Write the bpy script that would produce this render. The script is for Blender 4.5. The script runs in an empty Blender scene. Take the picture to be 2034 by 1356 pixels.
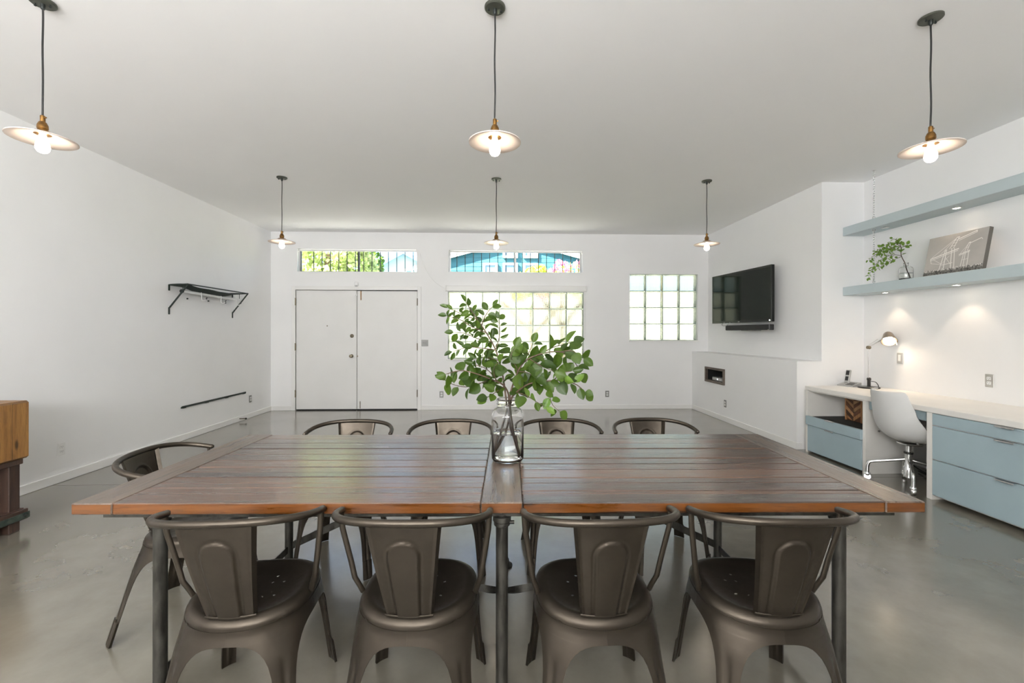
import bpy, bmesh, math, random
from mathutils import Vector, Matrix, Euler
PI = math.pi
R = math.radians
C = bpy.context.scene.collection
sc = bpy.context.scene
random.seed(7)

# ------------------------------------------------------------------ camera, world, light, exposure
cam_d = bpy.data.cameras.new('camera'); cam = bpy.data.objects.new('camera', cam_d); C.objects.link(cam)
cam_d.sensor_width = 36.0; cam_d.lens = 868.0/2034*36.0
cam_d.shift_y = -16.0/2034; cam_d.clip_start = .05
cam.location = (0, 0, 1.37); cam.rotation_euler = (PI/2, -.0009, -.0318)
sc.camera = cam
w = bpy.data.worlds.new('world'); sc.world = w; w.use_nodes = True
wn = w.node_tree.nodes; wl = w.node_tree.links
bg = wn['Background']; sky = wn.new('ShaderNodeTexSky'); sky.sky_type = 'NISHITA'
sky.sun_disc = False; sky.sun_elevation = R(52); sky.sun_rotation = R(190); sky.air_density = 1.0; sky.dust_density = 2.5
wl.new(sky.outputs['Color'], bg.inputs['Color']); bg.inputs['Strength'].default_value = .48
sl = bpy.data.lights.new('sun', 'SUN'); sl.energy = 62; sl.angle = R(1); sl.color = (1, .95, .86)
so = bpy.data.objects.new('sun', sl); C.objects.link(so); so.rotation_euler = (R(44), 0, R(-64)); so.location = (-10, 6, 14)
def area_light(name, loc, rot, sx, sy, power, col):
    d = bpy.data.lights.new(name, 'AREA'); d.shape = 'RECTANGLE'; d.size = sx; d.size_y = sy; d.energy = power; d.color = col
    o = bpy.data.objects.new(name, d); C.objects.link(o); o.location = loc; o.rotation_euler = rot
    return o
# two added fill lamps behind the camera, the stronger tilted up to brighten the ceiling
area_light('rear_fill_light', (-1.4, -2.5, 1.75), (R(103), 0, R(12)), 4.6, 2.0, 14, (.97, .985, 1.0))
area_light('ceiling_fill_light', (-1.5, -2.2, 2.0), (R(137), 0, R(14)), 4.6, 1.2, 290, (.985, .985, .985))
sc.view_settings.view_transform = 'Standard'; sc.view_settings.look = 'None'
sc.view_settings.exposure = 0.80; sc.view_settings.gamma = 1.0; sc.view_settings.use_curve_mapping = False
cy = sc.cycles
cy.max_bounces = 12; cy.diffuse_bounces = 10; cy.glossy_bounces = 5; cy.transmission_bounces = 10; cy.transparent_max_bounces = 16
cy.caustics_reflective = False; cy.caustics_refractive = False; cy.sample_clamp_indirect = 5.0; cy.blur_glossy = 0.5; cy.denoising_prefilter = 'ACCURATE'

# ------------------------------------------------------------------ materials
def mat(name, col=(.8, .8, .8), rough=.5, metal=0.0, **k):
    m = bpy.data.materials.new(name); m.use_nodes = True
    b = m.node_tree.nodes['Principled BSDF']
    b.inputs['Base Color'].default_value = (*col, 1); b.inputs['Roughness'].default_value = rough; b.inputs['Metallic'].default_value = metal
    for a, v in k.items():
        key = {'coat': 'Coat Weight', 'coat_rough': 'Coat Roughness', 'spec': 'Specular IOR Level', 'trans': 'Transmission Weight', 'ior': 'IOR', 'emit': 'Emission Strength', 'sub': 'Subsurface Weight'}.get(a)
        if key: b.inputs[key].default_value = v
        elif a == 'emit_col': b.inputs['Emission Color'].default_value = (*v, 1)
    return m
def N(m, t): return m.node_tree.nodes.new(t)
def L(m, a, b): m.node_tree.links.new(a, b)
def coords(m, scale=(1, 1, 1), kind='Object', rnd=False):
    tc = N(m, 'ShaderNodeTexCoord'); mp = N(m, 'ShaderNodeMapping'); mp.inputs['Scale'].default_value = scale
    L(m, tc.outputs[kind], mp.inputs['Vector'])
    if rnd:
        oi = N(m, 'ShaderNodeObjectInfo'); mu = N(m, 'ShaderNodeMath'); mu.operation = 'MULTIPLY'; mu.inputs[1].default_value = 37.0
        L(m, oi.outputs['Random'], mu.inputs[0]); L(m, mu.outputs[0], mp.inputs['Location'])
    return mp.outputs['Vector']
def noise(m, vec, scale=5, detail=4, rough=.55, dist=0.0):
    n = N(m, 'ShaderNodeTexNoise'); n.inputs['Scale'].default_value = scale; n.inputs['Detail'].default_value = detail
    n.inputs['Roughness'].default_value = rough; n.inputs['Distortion'].default_value = dist
    L(m, vec, n.inputs['Vector']); return n.outputs['Fac']
def ramp(m, fac, stops):
    r = N(m, 'ShaderNodeValToRGB'); e = r.color_ramp.elements
    while len(e) < len(stops): e.new(.5)
    for i, (p, c) in enumerate(stops):
        e[i].position = p; e[i].color = (*c, 1) if len(c) == 3 else c
    L(m, fac, r.inputs['Fac']); return r.outputs['Color']
def fr(m, fac, a, b, lo=0, hi=1):
    r = N(m, 'ShaderNodeMapRange'); r.inputs['From Min'].default_value = lo; r.inputs['From Max'].default_value = hi
    r.inputs['To Min'].default_value = a; r.inputs['To Max'].default_value = b; L(m, fac, r.inputs['Value']); return r.outputs['Result']
def bump(m, fac, strength=.2, dist=.002):
    b = N(m, 'ShaderNodeBump'); b.inputs['Strength'].default_value = strength; b.inputs['Distance'].default_value = dist
    L(m, fac, b.inputs['Height']); L(m, b.outputs['Normal'], P(m).inputs['Normal'])
def P(m): return m.node_tree.nodes['Principled BSDF']
def mixc(m, fac, a, b, mode='MIX'):
    x = N(m, 'ShaderNodeMix'); x.data_type = 'RGBA'; x.blend_type = mode
    for s, v in ((x.inputs[0], fac), (x.inputs[6], a), (x.inputs[7], b)):
        if hasattr(v, 'default_value') and not isinstance(v, (tuple, float, int)): L(m, v, s)
        elif isinstance(v, tuple): s.default_value = (*v, 1)
        else: s.default_value = v
    return x.outputs[2]
def vary(m, c1, c2, scale=(1, 1, 1), ns=6, r1=None, r2=None, bmp=0, bs=None, kind='Object', rnd=False, lo=.35, hi=.65, detail=5):
    v = coords(m, scale, kind, rnd); f = noise(m, v, ns, detail)
    L(m, ramp(m, f, [(lo, c1), (hi, c2)]), P(m).inputs['Base Color'])
    if r1 is not None: L(m, fr(m, f, r1, r2, .3, .7), P(m).inputs['Roughness'])
    if bmp: bump(m, noise(m, v, bs or ns*8, 3), bmp, .002)
    return m

M = {}
M['wall'] = vary(mat('wall_paint', rough=.75), (.85, .85, .85), (.87, .87, .87), ns=1.5, bmp=.05, bs=160)
M['ceiling'] = vary(mat('ceiling_paint', rough=.85), (.915, .91, .905), (.93, .925, .92), ns=.8, bmp=.04, bs=120)
M['trim'] = mat('white_trim_paint', (.84, .835, .82), .45)
M['door'] = vary(mat('door_paint', rough=.5), (.78, .775, .76), (.80, .795, .78), ns=3)
M['frame_dark'] = mat('dark_window_frame', (.07, .075, .08), .4, .5)
M['frame_alu'] = mat('aluminium_window_frame', (.55, .55, .55), .4, .7)
M['black_iron'] = mat('black_painted_iron', (.022, .026, .024), .45, .4)
M['steel_plate'] = mat('satin_steel_plate', (.27, .27, .26), .5, .4)
M['nickel'] = mat('bright_nickel_plate', (.52, .50, .48), .35, .6)
M['steel'] = mat('brushed_steel', (.30, .295, .28), .42, .9)
M['chrome'] = mat('chrome', (.78, .78, .78), .12, 1.0)
M['brass'] = vary(mat('aged_brass', rough=.35, metal=.9), (.16, .085, .03), (.34, .18, .05), ns=30)
M['hinge'] = mat('bronze_hinge', (.20, .17, .12), .4, .8)
M['white_plastic'] = mat('white_plastic', (.80, .80, .79), .35)
M['black_plastic'] = mat('black_plastic', (.018, .018, .018), .35)
M['grey_plastic'] = mat('silver_plastic', (.42, .42, .41), .35, .3)
M['rubber'] = mat('black_rubber', (.02, .02, .02), .7)
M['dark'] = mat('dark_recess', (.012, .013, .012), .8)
M['screen'] = mat('tv_screen_glass', (.005, .009, .005), .06, spec=.22)
M['bezel'] = mat('gloss_black_bezel', (.008, .009, .008), .2, spec=.3)
M['laminate'] = vary(mat('white_desk_laminate', rough=.35), (.78, .76, .72), (.81, .79, .75), ns=4)
M['blue_paint'] = vary(mat('blue_grey_drawer_paint', rough=.38), (.335, .43, .47), (.35, .45, .49), ns=4)
M['shelf_paint'] = vary(mat('blue_grey_shelf_paint', rough=.45), (.48, .56, .585), (.50, .58, .605), ns=4)
M['shell'] = vary(mat('white_chair_shell', rough=.4), (.66, .66, .65), (.69, .69, .68), ns=3)
M['shade'] = None
# concrete
m = mat('polished_concrete', rough=.3, spec=.5, coat=.8, coat_rough=.19); P(m).inputs['Coat IOR'].default_value = 1.75; v = coords(m)
f1 = noise(m, v, .55, 4, .5, .3); f2 = noise(m, v, 2.1, 6, .62, .15); f3 = noise(m, v, 45, 3)
base = ramp(m, f1, [(.3, (.118, .106, .082)), (.7, (.235, .216, .175))])
c2 = mixc(m, .40, base, ramp(m, f2, [(.3, (.095, .087, .067)), (.7, (.258, .238, .194))]))
c3 = mixc(m, .02, c2, ramp(m, f3, [(.3, (.1, .098, .088)), (.7, (.28, .27, .25))]))
L(m, c3, P(m).inputs['Base Color'])
L(m, fr(m, f2, .15, .26, .3, .7), P(m).inputs['Roughness'])
M['concrete'] = m
# reclaimed wood
def wood(name, dark, mid, light, along=0, rough=(.22, .5), coat=.25, tint=True, bmp=.35):
    m = mat(name, rough=.4, coat=coat, coat_rough=.15); P(m).inputs['Coat IOR'].default_value = 1.5
    s = [14, 14, 14]; s[along] = 1.1
    v = coords(m, tuple(s), 'Object', True)
    g = noise(m, v, 2.2, 8, .65, .7); fine = noise(m, v, 9, 5, .7, .2)
    s2 = [3, 3, 3]; s2[along] = .6
    b = noise(m, coords(m, tuple(s2), 'Object', True), 1.6, 4, .6, .5)
    col = ramp(m, g, [(.28, dark), (.5, mid), (.74, light)])
    col = mixc(m, fr(m, fine, .0, .55, .5, .72), col, tuple(x*.35 for x in dark))
    col = mixc(m, fr(m, b, 0, .5, .4, .75), col, light)
    if tint:
        oi = N(m, 'ShaderNodeObjectInfo')
        t = ramp(m, oi.outputs['Random'], [(0, (.42, .34, .30)), (.25, (1.4, 1.2, 1.0)), (.5, (.66, .60, .56)), (.75, (1.3, 1.0, .75)), (1, (.85, .85, .85))])
        col = mixc(m, 1.0, col, t, 'MULTIPLY')
    s3 = [60, 60, 60]; s3[along] = 1.6
    ck = noise(m, coords(m, tuple(s3), 'Object', True), 1.0, 3, .5, .4)
    col = mixc(m, fr(m, ck, 0, .85, .66, .70), col, tuple(x*.25 for x in dark))
    s4 = [9, 9, 9]; s4[along] = 3.2
    vo = N(m, 'ShaderNodeTexVoronoi'); vo.inputs['Scale'].default_value = 1.0; L(m, coords(m, tuple(s4), 'Object', True), vo.inputs['Vector'])
    col = mixc(m, fr(m, vo.outputs['Distance'], .9, 0, .06, .14), col, tuple(x*.4 for x in dark))
    L(m, col, P(m).inputs['Base Color'])
    L(m, fr(m, g, rough[0], rough[1], .35, .7), P(m).inputs['Roughness'])
    ad = N(m, 'ShaderNodeMath'); ad.operation = 'ADD'; L(m, g, ad.inputs[0]); L(m, fine, ad.inputs[1])
    bump(m, ad.outputs[0], bmp, .004)
    cb_ = N(m, 'ShaderNodeBump'); cb_.inputs['Strength'].default_value = bmp*.09; cb_.inputs['Distance'].default_value = .004
    L(m, ad.outputs[0], cb_.inputs['Height']); L(m, cb_.outputs['Normal'], P(m).inputs['Coat Normal'])
    return m
M['wood_x'] = wood('reclaimed_wood_long', (.022, .011, .006), (.050, .024, .012), (.108, .058, .031), rough=(.24, .46), coat=1.0, bmp=.9)
M['wood_y'] = wood('reclaimed_wood_end_boards', (.045, .030, .021), (.092, .062, .044), (.155, .110, .080), along=1, tint=False, rough=(.24, .42), coat=.5)
M['wood_edge'] = wood('varnished_wood_edge', (.042, .013, .002), (.105, .032, .004), (.16, .056, .008), tint=False, bmp=.15)
M['block_wood'] = wood('butcher_block_wood', (.11, .045, .010), (.26, .120, .028), (.36, .185, .050), along=2, rough=(.35, .55), coat=.1, tint=False, bmp=.15)
M['dark_wood'] = wood('dark_stained_timber', (.022, .010, .007), (.045, .022, .014), (.075, .040, .026), along=2, rough=(.4, .6), coat=0, tint=False)
M['barn_wood'] = wood('grey_brown_barn_wood', (.06, .045, .034), (.13, .10, .078), (.21, .17, .14), along=1, rough=(.5, .7), coat=0, tint=False)
M['oak_strip'] = wood('pale_strip_wood', (.20, .11, .05), (.36, .21, .10), (.48, .31, .17), along=2, rough=(.5, .7), coat=0)
M['walnut_strip'] = wood('dark_strip_wood', (.05, .022, .012), (.10, .045, .024), (.16, .08, .04), along=2, rough=(.5, .7), coat=0)
# chair metal
m = mat('gunmetal_sheet', rough=.4, metal=.85); v = coords(m); f = noise(m, v, 3.5, 5); f2 = noise(m, v, 55, 3)
L(m, ramp(m, f, [(.3, (.048, .039, .030)), (.7, (.084, .070, .054))]), P(m).inputs['Base Color'])
L(m, fr(m, f2, .33, .46, .3, .7), P(m).inputs['Roughness']); M['gunmetal'] = m
M['pipe'] = vary(mat('raw_iron_pipe', rough=.5, metal=.8), (.035, .033, .028), (.085, .081, .070), scale=(1, 1, .3), ns=30, r1=.4, r2=.65)
M['rack_iron'] = mat('dark_green_black_iron', (.018, .028, .022), .5, .3)
M['mesh_fabric'] = vary(mat('dark_green_sling_fabric', rough=.8), (.012, .022, .017), (.022, .036, .028), ns=40)
M['canopy'] = mat('dark_bronze_canopy', (.10, .105, .085), .45, .6)
M['green_strap'] = vary(mat('painted_iron_strap', rough=.5, metal=.3), (.02, .035, .028), (.06, .075, .06), ns=25)
# thin clear glass pane
def thin_glass(name, tint, facing=.12):
    m = bpy.data.materials.new(name); m.use_nodes = True; nt = m.node_tree; nt.nodes.remove(nt.nodes['Principled BSDF'])
    o = nt.nodes['Material Output']; t = N(m, 'ShaderNodeBsdfTransparent'); g = N(m, 'ShaderNodeBsdfGlossy'); x = N(m, 'ShaderNodeMixShader')
    t.inputs['Color'].default_value = (*tint, 1); g.inputs['Roughness'].default_value = .02
    lw = N(m, 'ShaderNodeLayerWeight'); lw.inputs['Blend'].default_value = facing
    L(m, lw.outputs['Fresnel'], x.inputs['Fac']); L(m, t.outputs[0], x.inputs[1]); L(m, g.outputs[0], x.inputs[2]); L(m, x.outputs[0], o.inputs['Surface'])
    return m
M['pane'] = thin_glass('clear_window_pane', (.95, .97, .96))
M['clear'] = thin_glass('clear_block_back', (.97, .99, .96))
M['glass'] = mat('clear_glass', (1, 1, 1), .0, trans=1.0, ior=1.45)
M['water'] = mat('water', (.97, .985, .96), .0, trans=1.0, ior=1.33)
# ribbed glass block : pressed ribs crossing, translucent
m = bpy.data.materials.new('ribbed_glass_block'); m.use_nodes = True; nt = m.node_tree; nt.nodes.remove(nt.nodes['Principled BSDF'])
o = nt.nodes['Material Output']; tc = N(m, 'ShaderNodeTexCoord'); sp = N(m, 'ShaderNodeSeparateXYZ'); L(m, tc.outputs['Object'], sp.inputs[0])
def ribs(axis, count):
    a = N(m, 'ShaderNodeMath'); a.operation = 'MULTIPLY'; a.inputs[1].default_value = count/.30*PI; L(m, sp.outputs[axis], a.inputs[0])
    s = N(m, 'ShaderNodeMath'); s.operation = 'COSINE'; L(m, a.outputs[0], s.inputs[0])
    b = N(m, 'ShaderNodeMath'); b.operation = 'ABSOLUTE'; L(m, s.outputs[0], b.inputs[0]); return b.outputs[0]
hx, hz = ribs('X', 11), ribs('Z', 11)
mn = N(m, 'ShaderNodeMath'); mn.operation = 'MINIMUM'; L(m, hx, mn.inputs[0]); L(m, hz, mn.inputs[1])
rib = fr(m, mn.outputs[0], .20, .80, .02, .50)
tl = N(m, 'ShaderNodeBsdfTranslucent'); tl.inputs['Color'].default_value = (.60, .63, .57, 1)
rf = N(m, 'ShaderNodeBsdfRefraction'); rf.inputs['Color'].default_value = (.56, .60, .54, 1); rf.inputs['Roughness'].default_value = .25; rf.inputs['IOR'].default_value = 1.06
tp = N(m, 'ShaderNodeBsdfTransparent'); tp.inputs['Color'].default_value = (.035, .045, .036, 1)
gl = N(m, 'ShaderNodeBsdfGlossy'); gl.inputs['Roughness'].default_value = .12; gl.inputs['Color'].default_value = (.9, .95, .9, 1)
a1 = N(m, 'ShaderNodeMixShader'); a1.inputs['Fac'].default_value = .65; L(m, tl.outputs[0], a1.inputs[1]); L(m, rf.outputs[0], a1.inputs[2])
a2 = N(m, 'ShaderNodeMixShader'); L(m, rib, a2.inputs['Fac']); L(m, tp.outputs[0], a2.inputs[1]); L(m, a1.outputs[0], a2.inputs[2])
lw = N(m, 'ShaderNodeLayerWeight'); lw.inputs['Blend'].default_value = .15
bp = N(m, 'ShaderNodeBump'); bp.inputs['Strength'].default_value = .5; bp.inputs['Distance'].default_value = .004; L(m, mn.outputs[0], bp.inputs['Height'])
for s_ in (rf, gl): L(m, bp.outputs['Normal'], s_.inputs['Normal'])
a3 = N(m, 'ShaderNodeMixShader'); L(m, fr(m, lw.outputs['Fresnel'], 0, .5), a3.inputs['Fac']); L(m, a2.outputs[0], a3.inputs[1]); L(m, gl.outputs[0], a3.inputs[2])
L(m, a3.outputs[0], o.inputs['Surface']); M['block'] = m
M['block_joint'] = mat('pale_green_block_joint', (.42, .50, .44), .5)
# leaves / translucent things
def leafy(name, c1, c2, tcol, tr=.45, scale=9):
    m = bpy.data.materials.new(name); m.use_nodes = True; b = P(m); o = m.node_tree.nodes['Material Output']
    b.inputs['Roughness'].default_value = .42
    oi = N(m, 'ShaderNodeObjectInfo'); nz = noise(m, coords(m, kind='Generated'), scale, 2)
    ad = N(m, 'ShaderNodeMath'); ad.operation = 'ADD'; L(m, oi.outputs['Random'], ad.inputs[0]); L(m, fr(m, nz, -.3, .3, .3, .7), ad.inputs[1])
    col = ramp(m, ad.outputs[0], [(0, c1), (1, c2)]); L(m, col, b.inputs['Base Color'])
    t = N(m, 'ShaderNodeBsdfTranslucent'); L(m, mixc(m, .5, col, tcol), t.inputs['Color'])
    x = N(m, 'ShaderNodeMixShader'); x.inputs['Fac'].default_value = tr
    L(m, b.outputs[0], x.inputs[1]); L(m, t.outputs[0], x.inputs[2]); L(m, x.outputs[0], o.inputs['Surface'])
    return m
M['leaf'] = leafy('salal_leaf', (.026, .054, .008), (.085, .145, .016), (.18, .38, .03))
M['leaf_light'] = leafy('light_green_leaf', (.10, .20, .028), (.18, .30, .05), (.30, .50, .06))
M['twig'] = vary(mat('brown_twig', rough=.6), (.055, .032, .020), (.12, .075, .045), ns=40)
M['tree_leaf'] = leafy('tree_foliage', (.20, .27, .09), (.40, .46, .20), (.45, .55, .2), .35, 30)
M['bush_leaf'] = leafy('yellow_green_foliage', (.30, .42, .05), (.50, .58, .12), (.5, .6, .1), .35, 30)
M['pink'] = leafy('pink_blossom', (.50, .04, .16), (.60, .15, .27), (.6, .15, .3), .35, 30)
M['bark'] = vary(mat('bark', rough=.9), (.12, .08, .05), (.22, .16, .11), ns=12)
def milk(name, col, tr, rough=.25):
    m = bpy.data.materials.new(name); m.use_nodes = True; b = P(m); o = m.node_tree.nodes['Material Output']
    b.inputs['Base Color'].default_value = (*col, 1); b.inputs['Roughness'].default_value = rough
    t = N(m, 'ShaderNodeBsdfTranslucent'); t.inputs['Color'].default_value = (*col, 1); x = N(m, 'ShaderNodeMixShader'); x.inputs['Fac'].default_value = tr
    L(m, b.outputs[0], x.inputs[1]); L(m, t.outputs[0], x.inputs[2]); L(m, x.outputs[0], o.inputs['Surface']); return m
M['shade'] = milk('milk_glass_shade', (.80, .72, .67), .22)
M['bulb'] = mat('glowing_bulb', (1, .9, .7), .2, emit=13.0, emit_col=(1, .84, .66))
M['puck_glow'] = mat('glowing_puck_lens', (1, .95, .85), .3, emit=14.0, emit_col=(1, .86, .66))
M['lamp_glow'] = mat('glowing_desk_bulb', (1, .95, .85), .3, emit=18.0, emit_col=(1, .88, .68))
M['led'] = mat('white_led', (1, 1, 1), .3, emit=4.0, emit_col=(.9, .95, 1))
M['canvas_grey'] = vary(mat('grey_photo_print', rough=.6), (.40, .38, .355), (.48, .455, .425), scale=(1, 1, 1.5), ns=3)
M['print_white'] = mat('white_print_ink', (.80, .78, .74), .6)
M['print_black'] = vary(mat('dark_print_ink', rough=.6), (.02, .02, .02), (.22, .21, .19), ns=60)
M['canvas_edge'] = mat('canvas_edge', (.13, .12, .105), .7)
# outside
M['asphalt'] = vary(mat('pale_street', rough=.9), (.52, .51, .49), (.60, .59, .56), ns=3)
M['turquoise'] = mat('turquoise_siding_paint', (.004, .075, .105), .7)
M['pale_blue'] = mat('pale_blue_siding_paint', (.20, .32, .38), .7)
M['blue_trim'] = mat('blue_fascia_paint', (.04, .12, .25), .7)
M['ext_white'] = mat('exterior_white_trim', (.55, .55, .53), .7)
M['ext_glass'] = mat('house_window_glass', (.08, .17, .30), .15, spec=.5)
M['roof_grey'] = mat('grey_shingle_roof', (.26, .27, .29), .9)

# ------------------------------------------------------------------ mesh builder
class MB:
    def __init__(s): s.v = []; s.f = []; s.mi = []
    def add(s, vs, fs, mi=0):
        o = len(s.v); s.v += [tuple(p) for p in vs]; s.f += [tuple(i+o for i in f) for f in fs]; s.mi += [mi]*len(fs); return s
    def box(s, x0, x1, y0, y1, z0, z1, mi=0, M4=None):
        vs = [Vector((x, y, z)) for x in (x0, x1) for y in (y0, y1) for z in (z0, z1)]
        if M4: vs = [M4 @ p for p in vs]
        return s.add(vs, [(0, 1, 3, 2), (4, 6, 7, 5), (0, 4, 5, 1), (2, 3, 7, 6), (0, 2, 6, 4), (1, 5, 7, 3)], mi)
    def cbox(s, x0, x1, y0, y1, z0, z1, c=.003, mi=0, M4=None, fmi=None):   # box with chamfered edges
        lo = (x0, y0, z0); hi = (x1, y1, z1); vs = []; idx = {}
        for sx in (0, 1):
            for sy in (0, 1):
                for sz in (0, 1):
                    sg = (sx, sy, sz); cor = [hi[i] if sg[i] else lo[i] for i in range(3)]
                    for a in range(3):
                        p = [cor[i] if i == a else cor[i] + (-c if sg[i] else c) for i in range(3)]
                        idx[(sg, a)] = len(vs); vs.append(Vector(p))
        fs = []; fm = []
        for a in range(3):
            b, d = (a+1) % 3, (a+2) % 3
            for e in (0, 1):
                q = []
                for (u, v) in ((0, 0), (1, 0), (1, 1), (0, 1)):
                    sg = [0, 0, 0]; sg[a] = e; sg[b] = u; sg[d] = v; q.append(idx[(tuple(sg), a)])
                fs.append(tuple(q if e else q[::-1])); fm.append(fmi.get((a, e), mi) if fmi else mi)
        for a in range(3):      # edges running along a
            b, d = (a+1) % 3, (a+2) % 3
            for u in (0, 1):
                for v in (0, 1):
                    s0 = [0, 0, 0]; s0[b] = u; s0[d] = v; s1 = list(s0); s1[a] = 1; s0 = tuple(s0); s1 = tuple(s1)
                    q = (idx[(s0, b)], idx[(s1, b)], idx[(s1, d)], idx[(s0, d)])
                    fs.append(q if (u ^ v) else q[::-1]); fm.append(fmi.get(('e', b, u), mi) if fmi else mi)
        for sx in (0, 1):
            for sy in (0, 1):
                for sz in (0, 1):
                    sg = (sx, sy, sz); q = tuple(idx[(sg, a)] for a in range(3)); fs.append(q if (sx+sy+sz) % 2 else q[::-1]); fm.append(mi)
        if M4: vs = [M4 @ p for p in vs]
        o = len(s.v); s.v += [tuple(p) for p in vs]; s.f += [tuple(i+o for i in f) for f in fs]; s.mi += fm
        return s
    def tube(s, pts, r, n=8, mi=0, caps=True, flat=None):
        pts = [Vector(p) for p in pts]; rs = r if isinstance(r, (list, tuple)) else [r]*len(pts); rings = []; up = None
        for i, p in enumerate(pts):
            t = (pts[min(i+1, len(pts)-1)] - pts[max(i-1, 0)]).normalized()
            if up is None:
                up = Vector((0, 0, 1)) if abs(t.z) < .9 else Vector((0, 1, 0))
            x = t.cross(up).normalized(); up = x.cross(t).normalized()
            fx, fy = flat or (1, 1)
            rings.append([p + x*math.cos(2*PI*k/n)*rs[i]*fx + up*math.sin(2*PI*k/n)*rs[i]*fy for k in range(n)])
        vs = [q for rg in rings for q in rg]; fs = []
        for i in range(len(pts)-1):
            for k in range(n):
                fs.append((i*n+k, i*n+(k+1) % n, (i+1)*n+(k+1) % n, (i+1)*n+k))
        if caps: fs += [tuple(range(n))[::-1], tuple(range((len(pts)-1)*n, len(pts)*n))]
        return s.add(vs, fs, mi)
    def lathe(s, prof, n=24, at=(0, 0, 0), mi=0, M4=None, cap=True):
        vs = []; fs = []; k = len(prof)
        for (r, z) in prof:
            for j in range(n):
                a = 2*PI*j/n; vs.append(Vector((at[0]+r*math.cos(a), at[1]+r*math.sin(a), at[2]+z)))
        for i in range(k-1):
            for j in range(n): fs.append((i*n+j, i*n+(j+1) % n, (i+1)*n+(j+1) % n, (i+1)*n+j))
        if cap: fs += [tuple(range(n))[::-1], tuple(range((k-1)*n, k*n))]
        if M4: vs = [M4 @ p for p in vs]
        return s.add(vs, fs, mi)
    def grid(s, rows, mi=0, closed=False):
        n = len(rows[0]); vs = [p for r_ in rows for p in r_]; fs = []
        for i in range(len(rows)-1):
            for j in range(n if closed else n-1):
                fs.append((i*n+j, i*n+(j+1) % n, (i+1)*n+(j+1) % n, (i+1)*n+j))
        return s.add(vs, fs, mi)
def obj(name, mb, m, parent=None, smooth=None, loc=None, rot=None, solid=None, kind=None):
    me = bpy.data.meshes.new(name); me.from_pydata(mb.v, [], mb.f)
    ms = m if isinstance(m, (list, tuple)) else [m]
    for x in ms: me.materials.append(x)
    if len(ms) > 1: me.polygons.foreach_set('material_index', mb.mi)
    if solid:
        bm = bmesh.new(); bm.from_mesh(me); bmesh.ops.solidify(bm, geom=bm.faces[:], thickness=solid); bm.to_mesh(me); bm.free()
    if smooth is not None:
        me.polygons.foreach_set('use_smooth', [True]*len(me.polygons))
        if smooth < 179: me.set_sharp_from_angle(angle=R(smooth))
    me.update()
    o = bpy.data.objects.new(name, me); C.objects.link(o)
    if parent: o.parent = parent
    if loc: o.location = loc
    if rot: o.rotation_euler = rot
    if kind: o['kind'] = kind
    return o
def tag(o, label, cat, group=None):
    o['label'] = label; o['category'] = cat
    if group: o['group'] = group
    return o
def thing(name, label, cat, loc=(0, 0, 0), rz=0, group=None):
    o = bpy.data.objects.new(name, None); C.objects.link(o); o.empty_display_size = .05
    o.location = loc; o.rotation_euler = (0, 0, rz); return tag(o, label, cat, group)
def struct(name, mb, m, parent=None, smooth=None, loc=None):
    o = obj(name, mb, m, parent, smooth, loc)
    if not parent: o['kind'] = 'structure'
    return o
def clone_mesh(name, src, parent, loc=None, rot=None, scale=None):
    o = src.copy(); o.name = name; C.objects.link(o); o.parent = parent
    if loc is not None: o.location = loc
    if rot is not None: o.rotation_euler = rot
    if scale is not None: o.scale = scale
    return o
def dup(root, label, loc, rz):
    kids = {}
    for x in bpy.data.objects:
        if x.parent: kids.setdefault(x.parent, []).append(x)
    r_ = root.copy(); C.objects.link(r_); r_.location = loc; r_.rotation_euler = (0, 0, rz); r_['label'] = label
    def rec(src, dst):
        for ch in kids.get(src, []):
            c = ch.copy(); C.objects.link(c); c.parent = dst; rec(ch, c)
    rec(root, r_); return r_
def rotm(axis, a, at=(0, 0, 0)):
    return Matrix.Translation(at) @ Matrix.Rotation(a, 4, axis)

# ------------------------------------------------------------------ room shell
XL, XR, XU, XW, D, HC, YA, YF = -4.022, 3.54, 3.84, 4.355, 7.87, 3.17, 5.07, -2.6
LEDGE = 1.045
def wall_holes(name, u0, u1, z0, z1, holes, place, thick, m):
    us = sorted({u0, u1, *[h[0] for h in holes], *[h[1] for h in holes]}); zs = sorted({z0, z1, *[h[2] for h in holes], *[h[3] for h in holes]})
    def solid(i, j):
        if i < 0 or j < 0 or i >= len(us)-1 or j >= len(zs)-1: return False
        cu, cz = (us[i]+us[i+1])/2, (zs[j]+zs[j+1])/2
        return not any(h[0] < cu < h[1] and h[2] < cz < h[3] for h in holes)
    b = MB()
    for i in range(len(us)-1):
        for j in range(len(zs)-1):
            if not solid(i, j): continue
            a, c, e, g = us[i], us[i+1], zs[j], zs[j+1]
            for t in (0, thick): b.add([place(a, t, e), place(c, t, e), place(c, t, g), place(a, t, g)], [(0, 1, 2, 3)])
            for (di, dj, p, q) in ((-1, 0, (a, e), (a, g)), (1, 0, (c, e), (c, g)), (0, -1, (a, e), (c, e)), (0, 1, (a, g), (c, g))):
                if not solid(i+di, j+dj): b.add([place(p[0], 0, p[1]), place(q[0], 0, q[1]), place(q[0], thick, q[1]), place(p[0], thick, p[1])], [(0, 1, 2, 3)])
    return struct(name, b, m)
W1 = (-3.567, -1.454, 2.468, 2.872); W2 = (-.892, 1.528, 2.474, 2.868)
W3 = (-.898, 1.555, .915, 2.118); W4 = (2.391, 3.645, 1.246, 2.452); DR = (-3.59, -1.44, 0, 2.14)
wall_holes('wall_back', XL-.2, XW+.2, 0, HC, [W1, W2, W3, W4, DR], lambda u, t, z: (u, D+t, z), .2, M['wall'])
struct('wall_left', MB().box(XL-.2, XL, YF, D, 0, HC), M['wall'])
NI = (6.745, 7.31, .595, .78)
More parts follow.
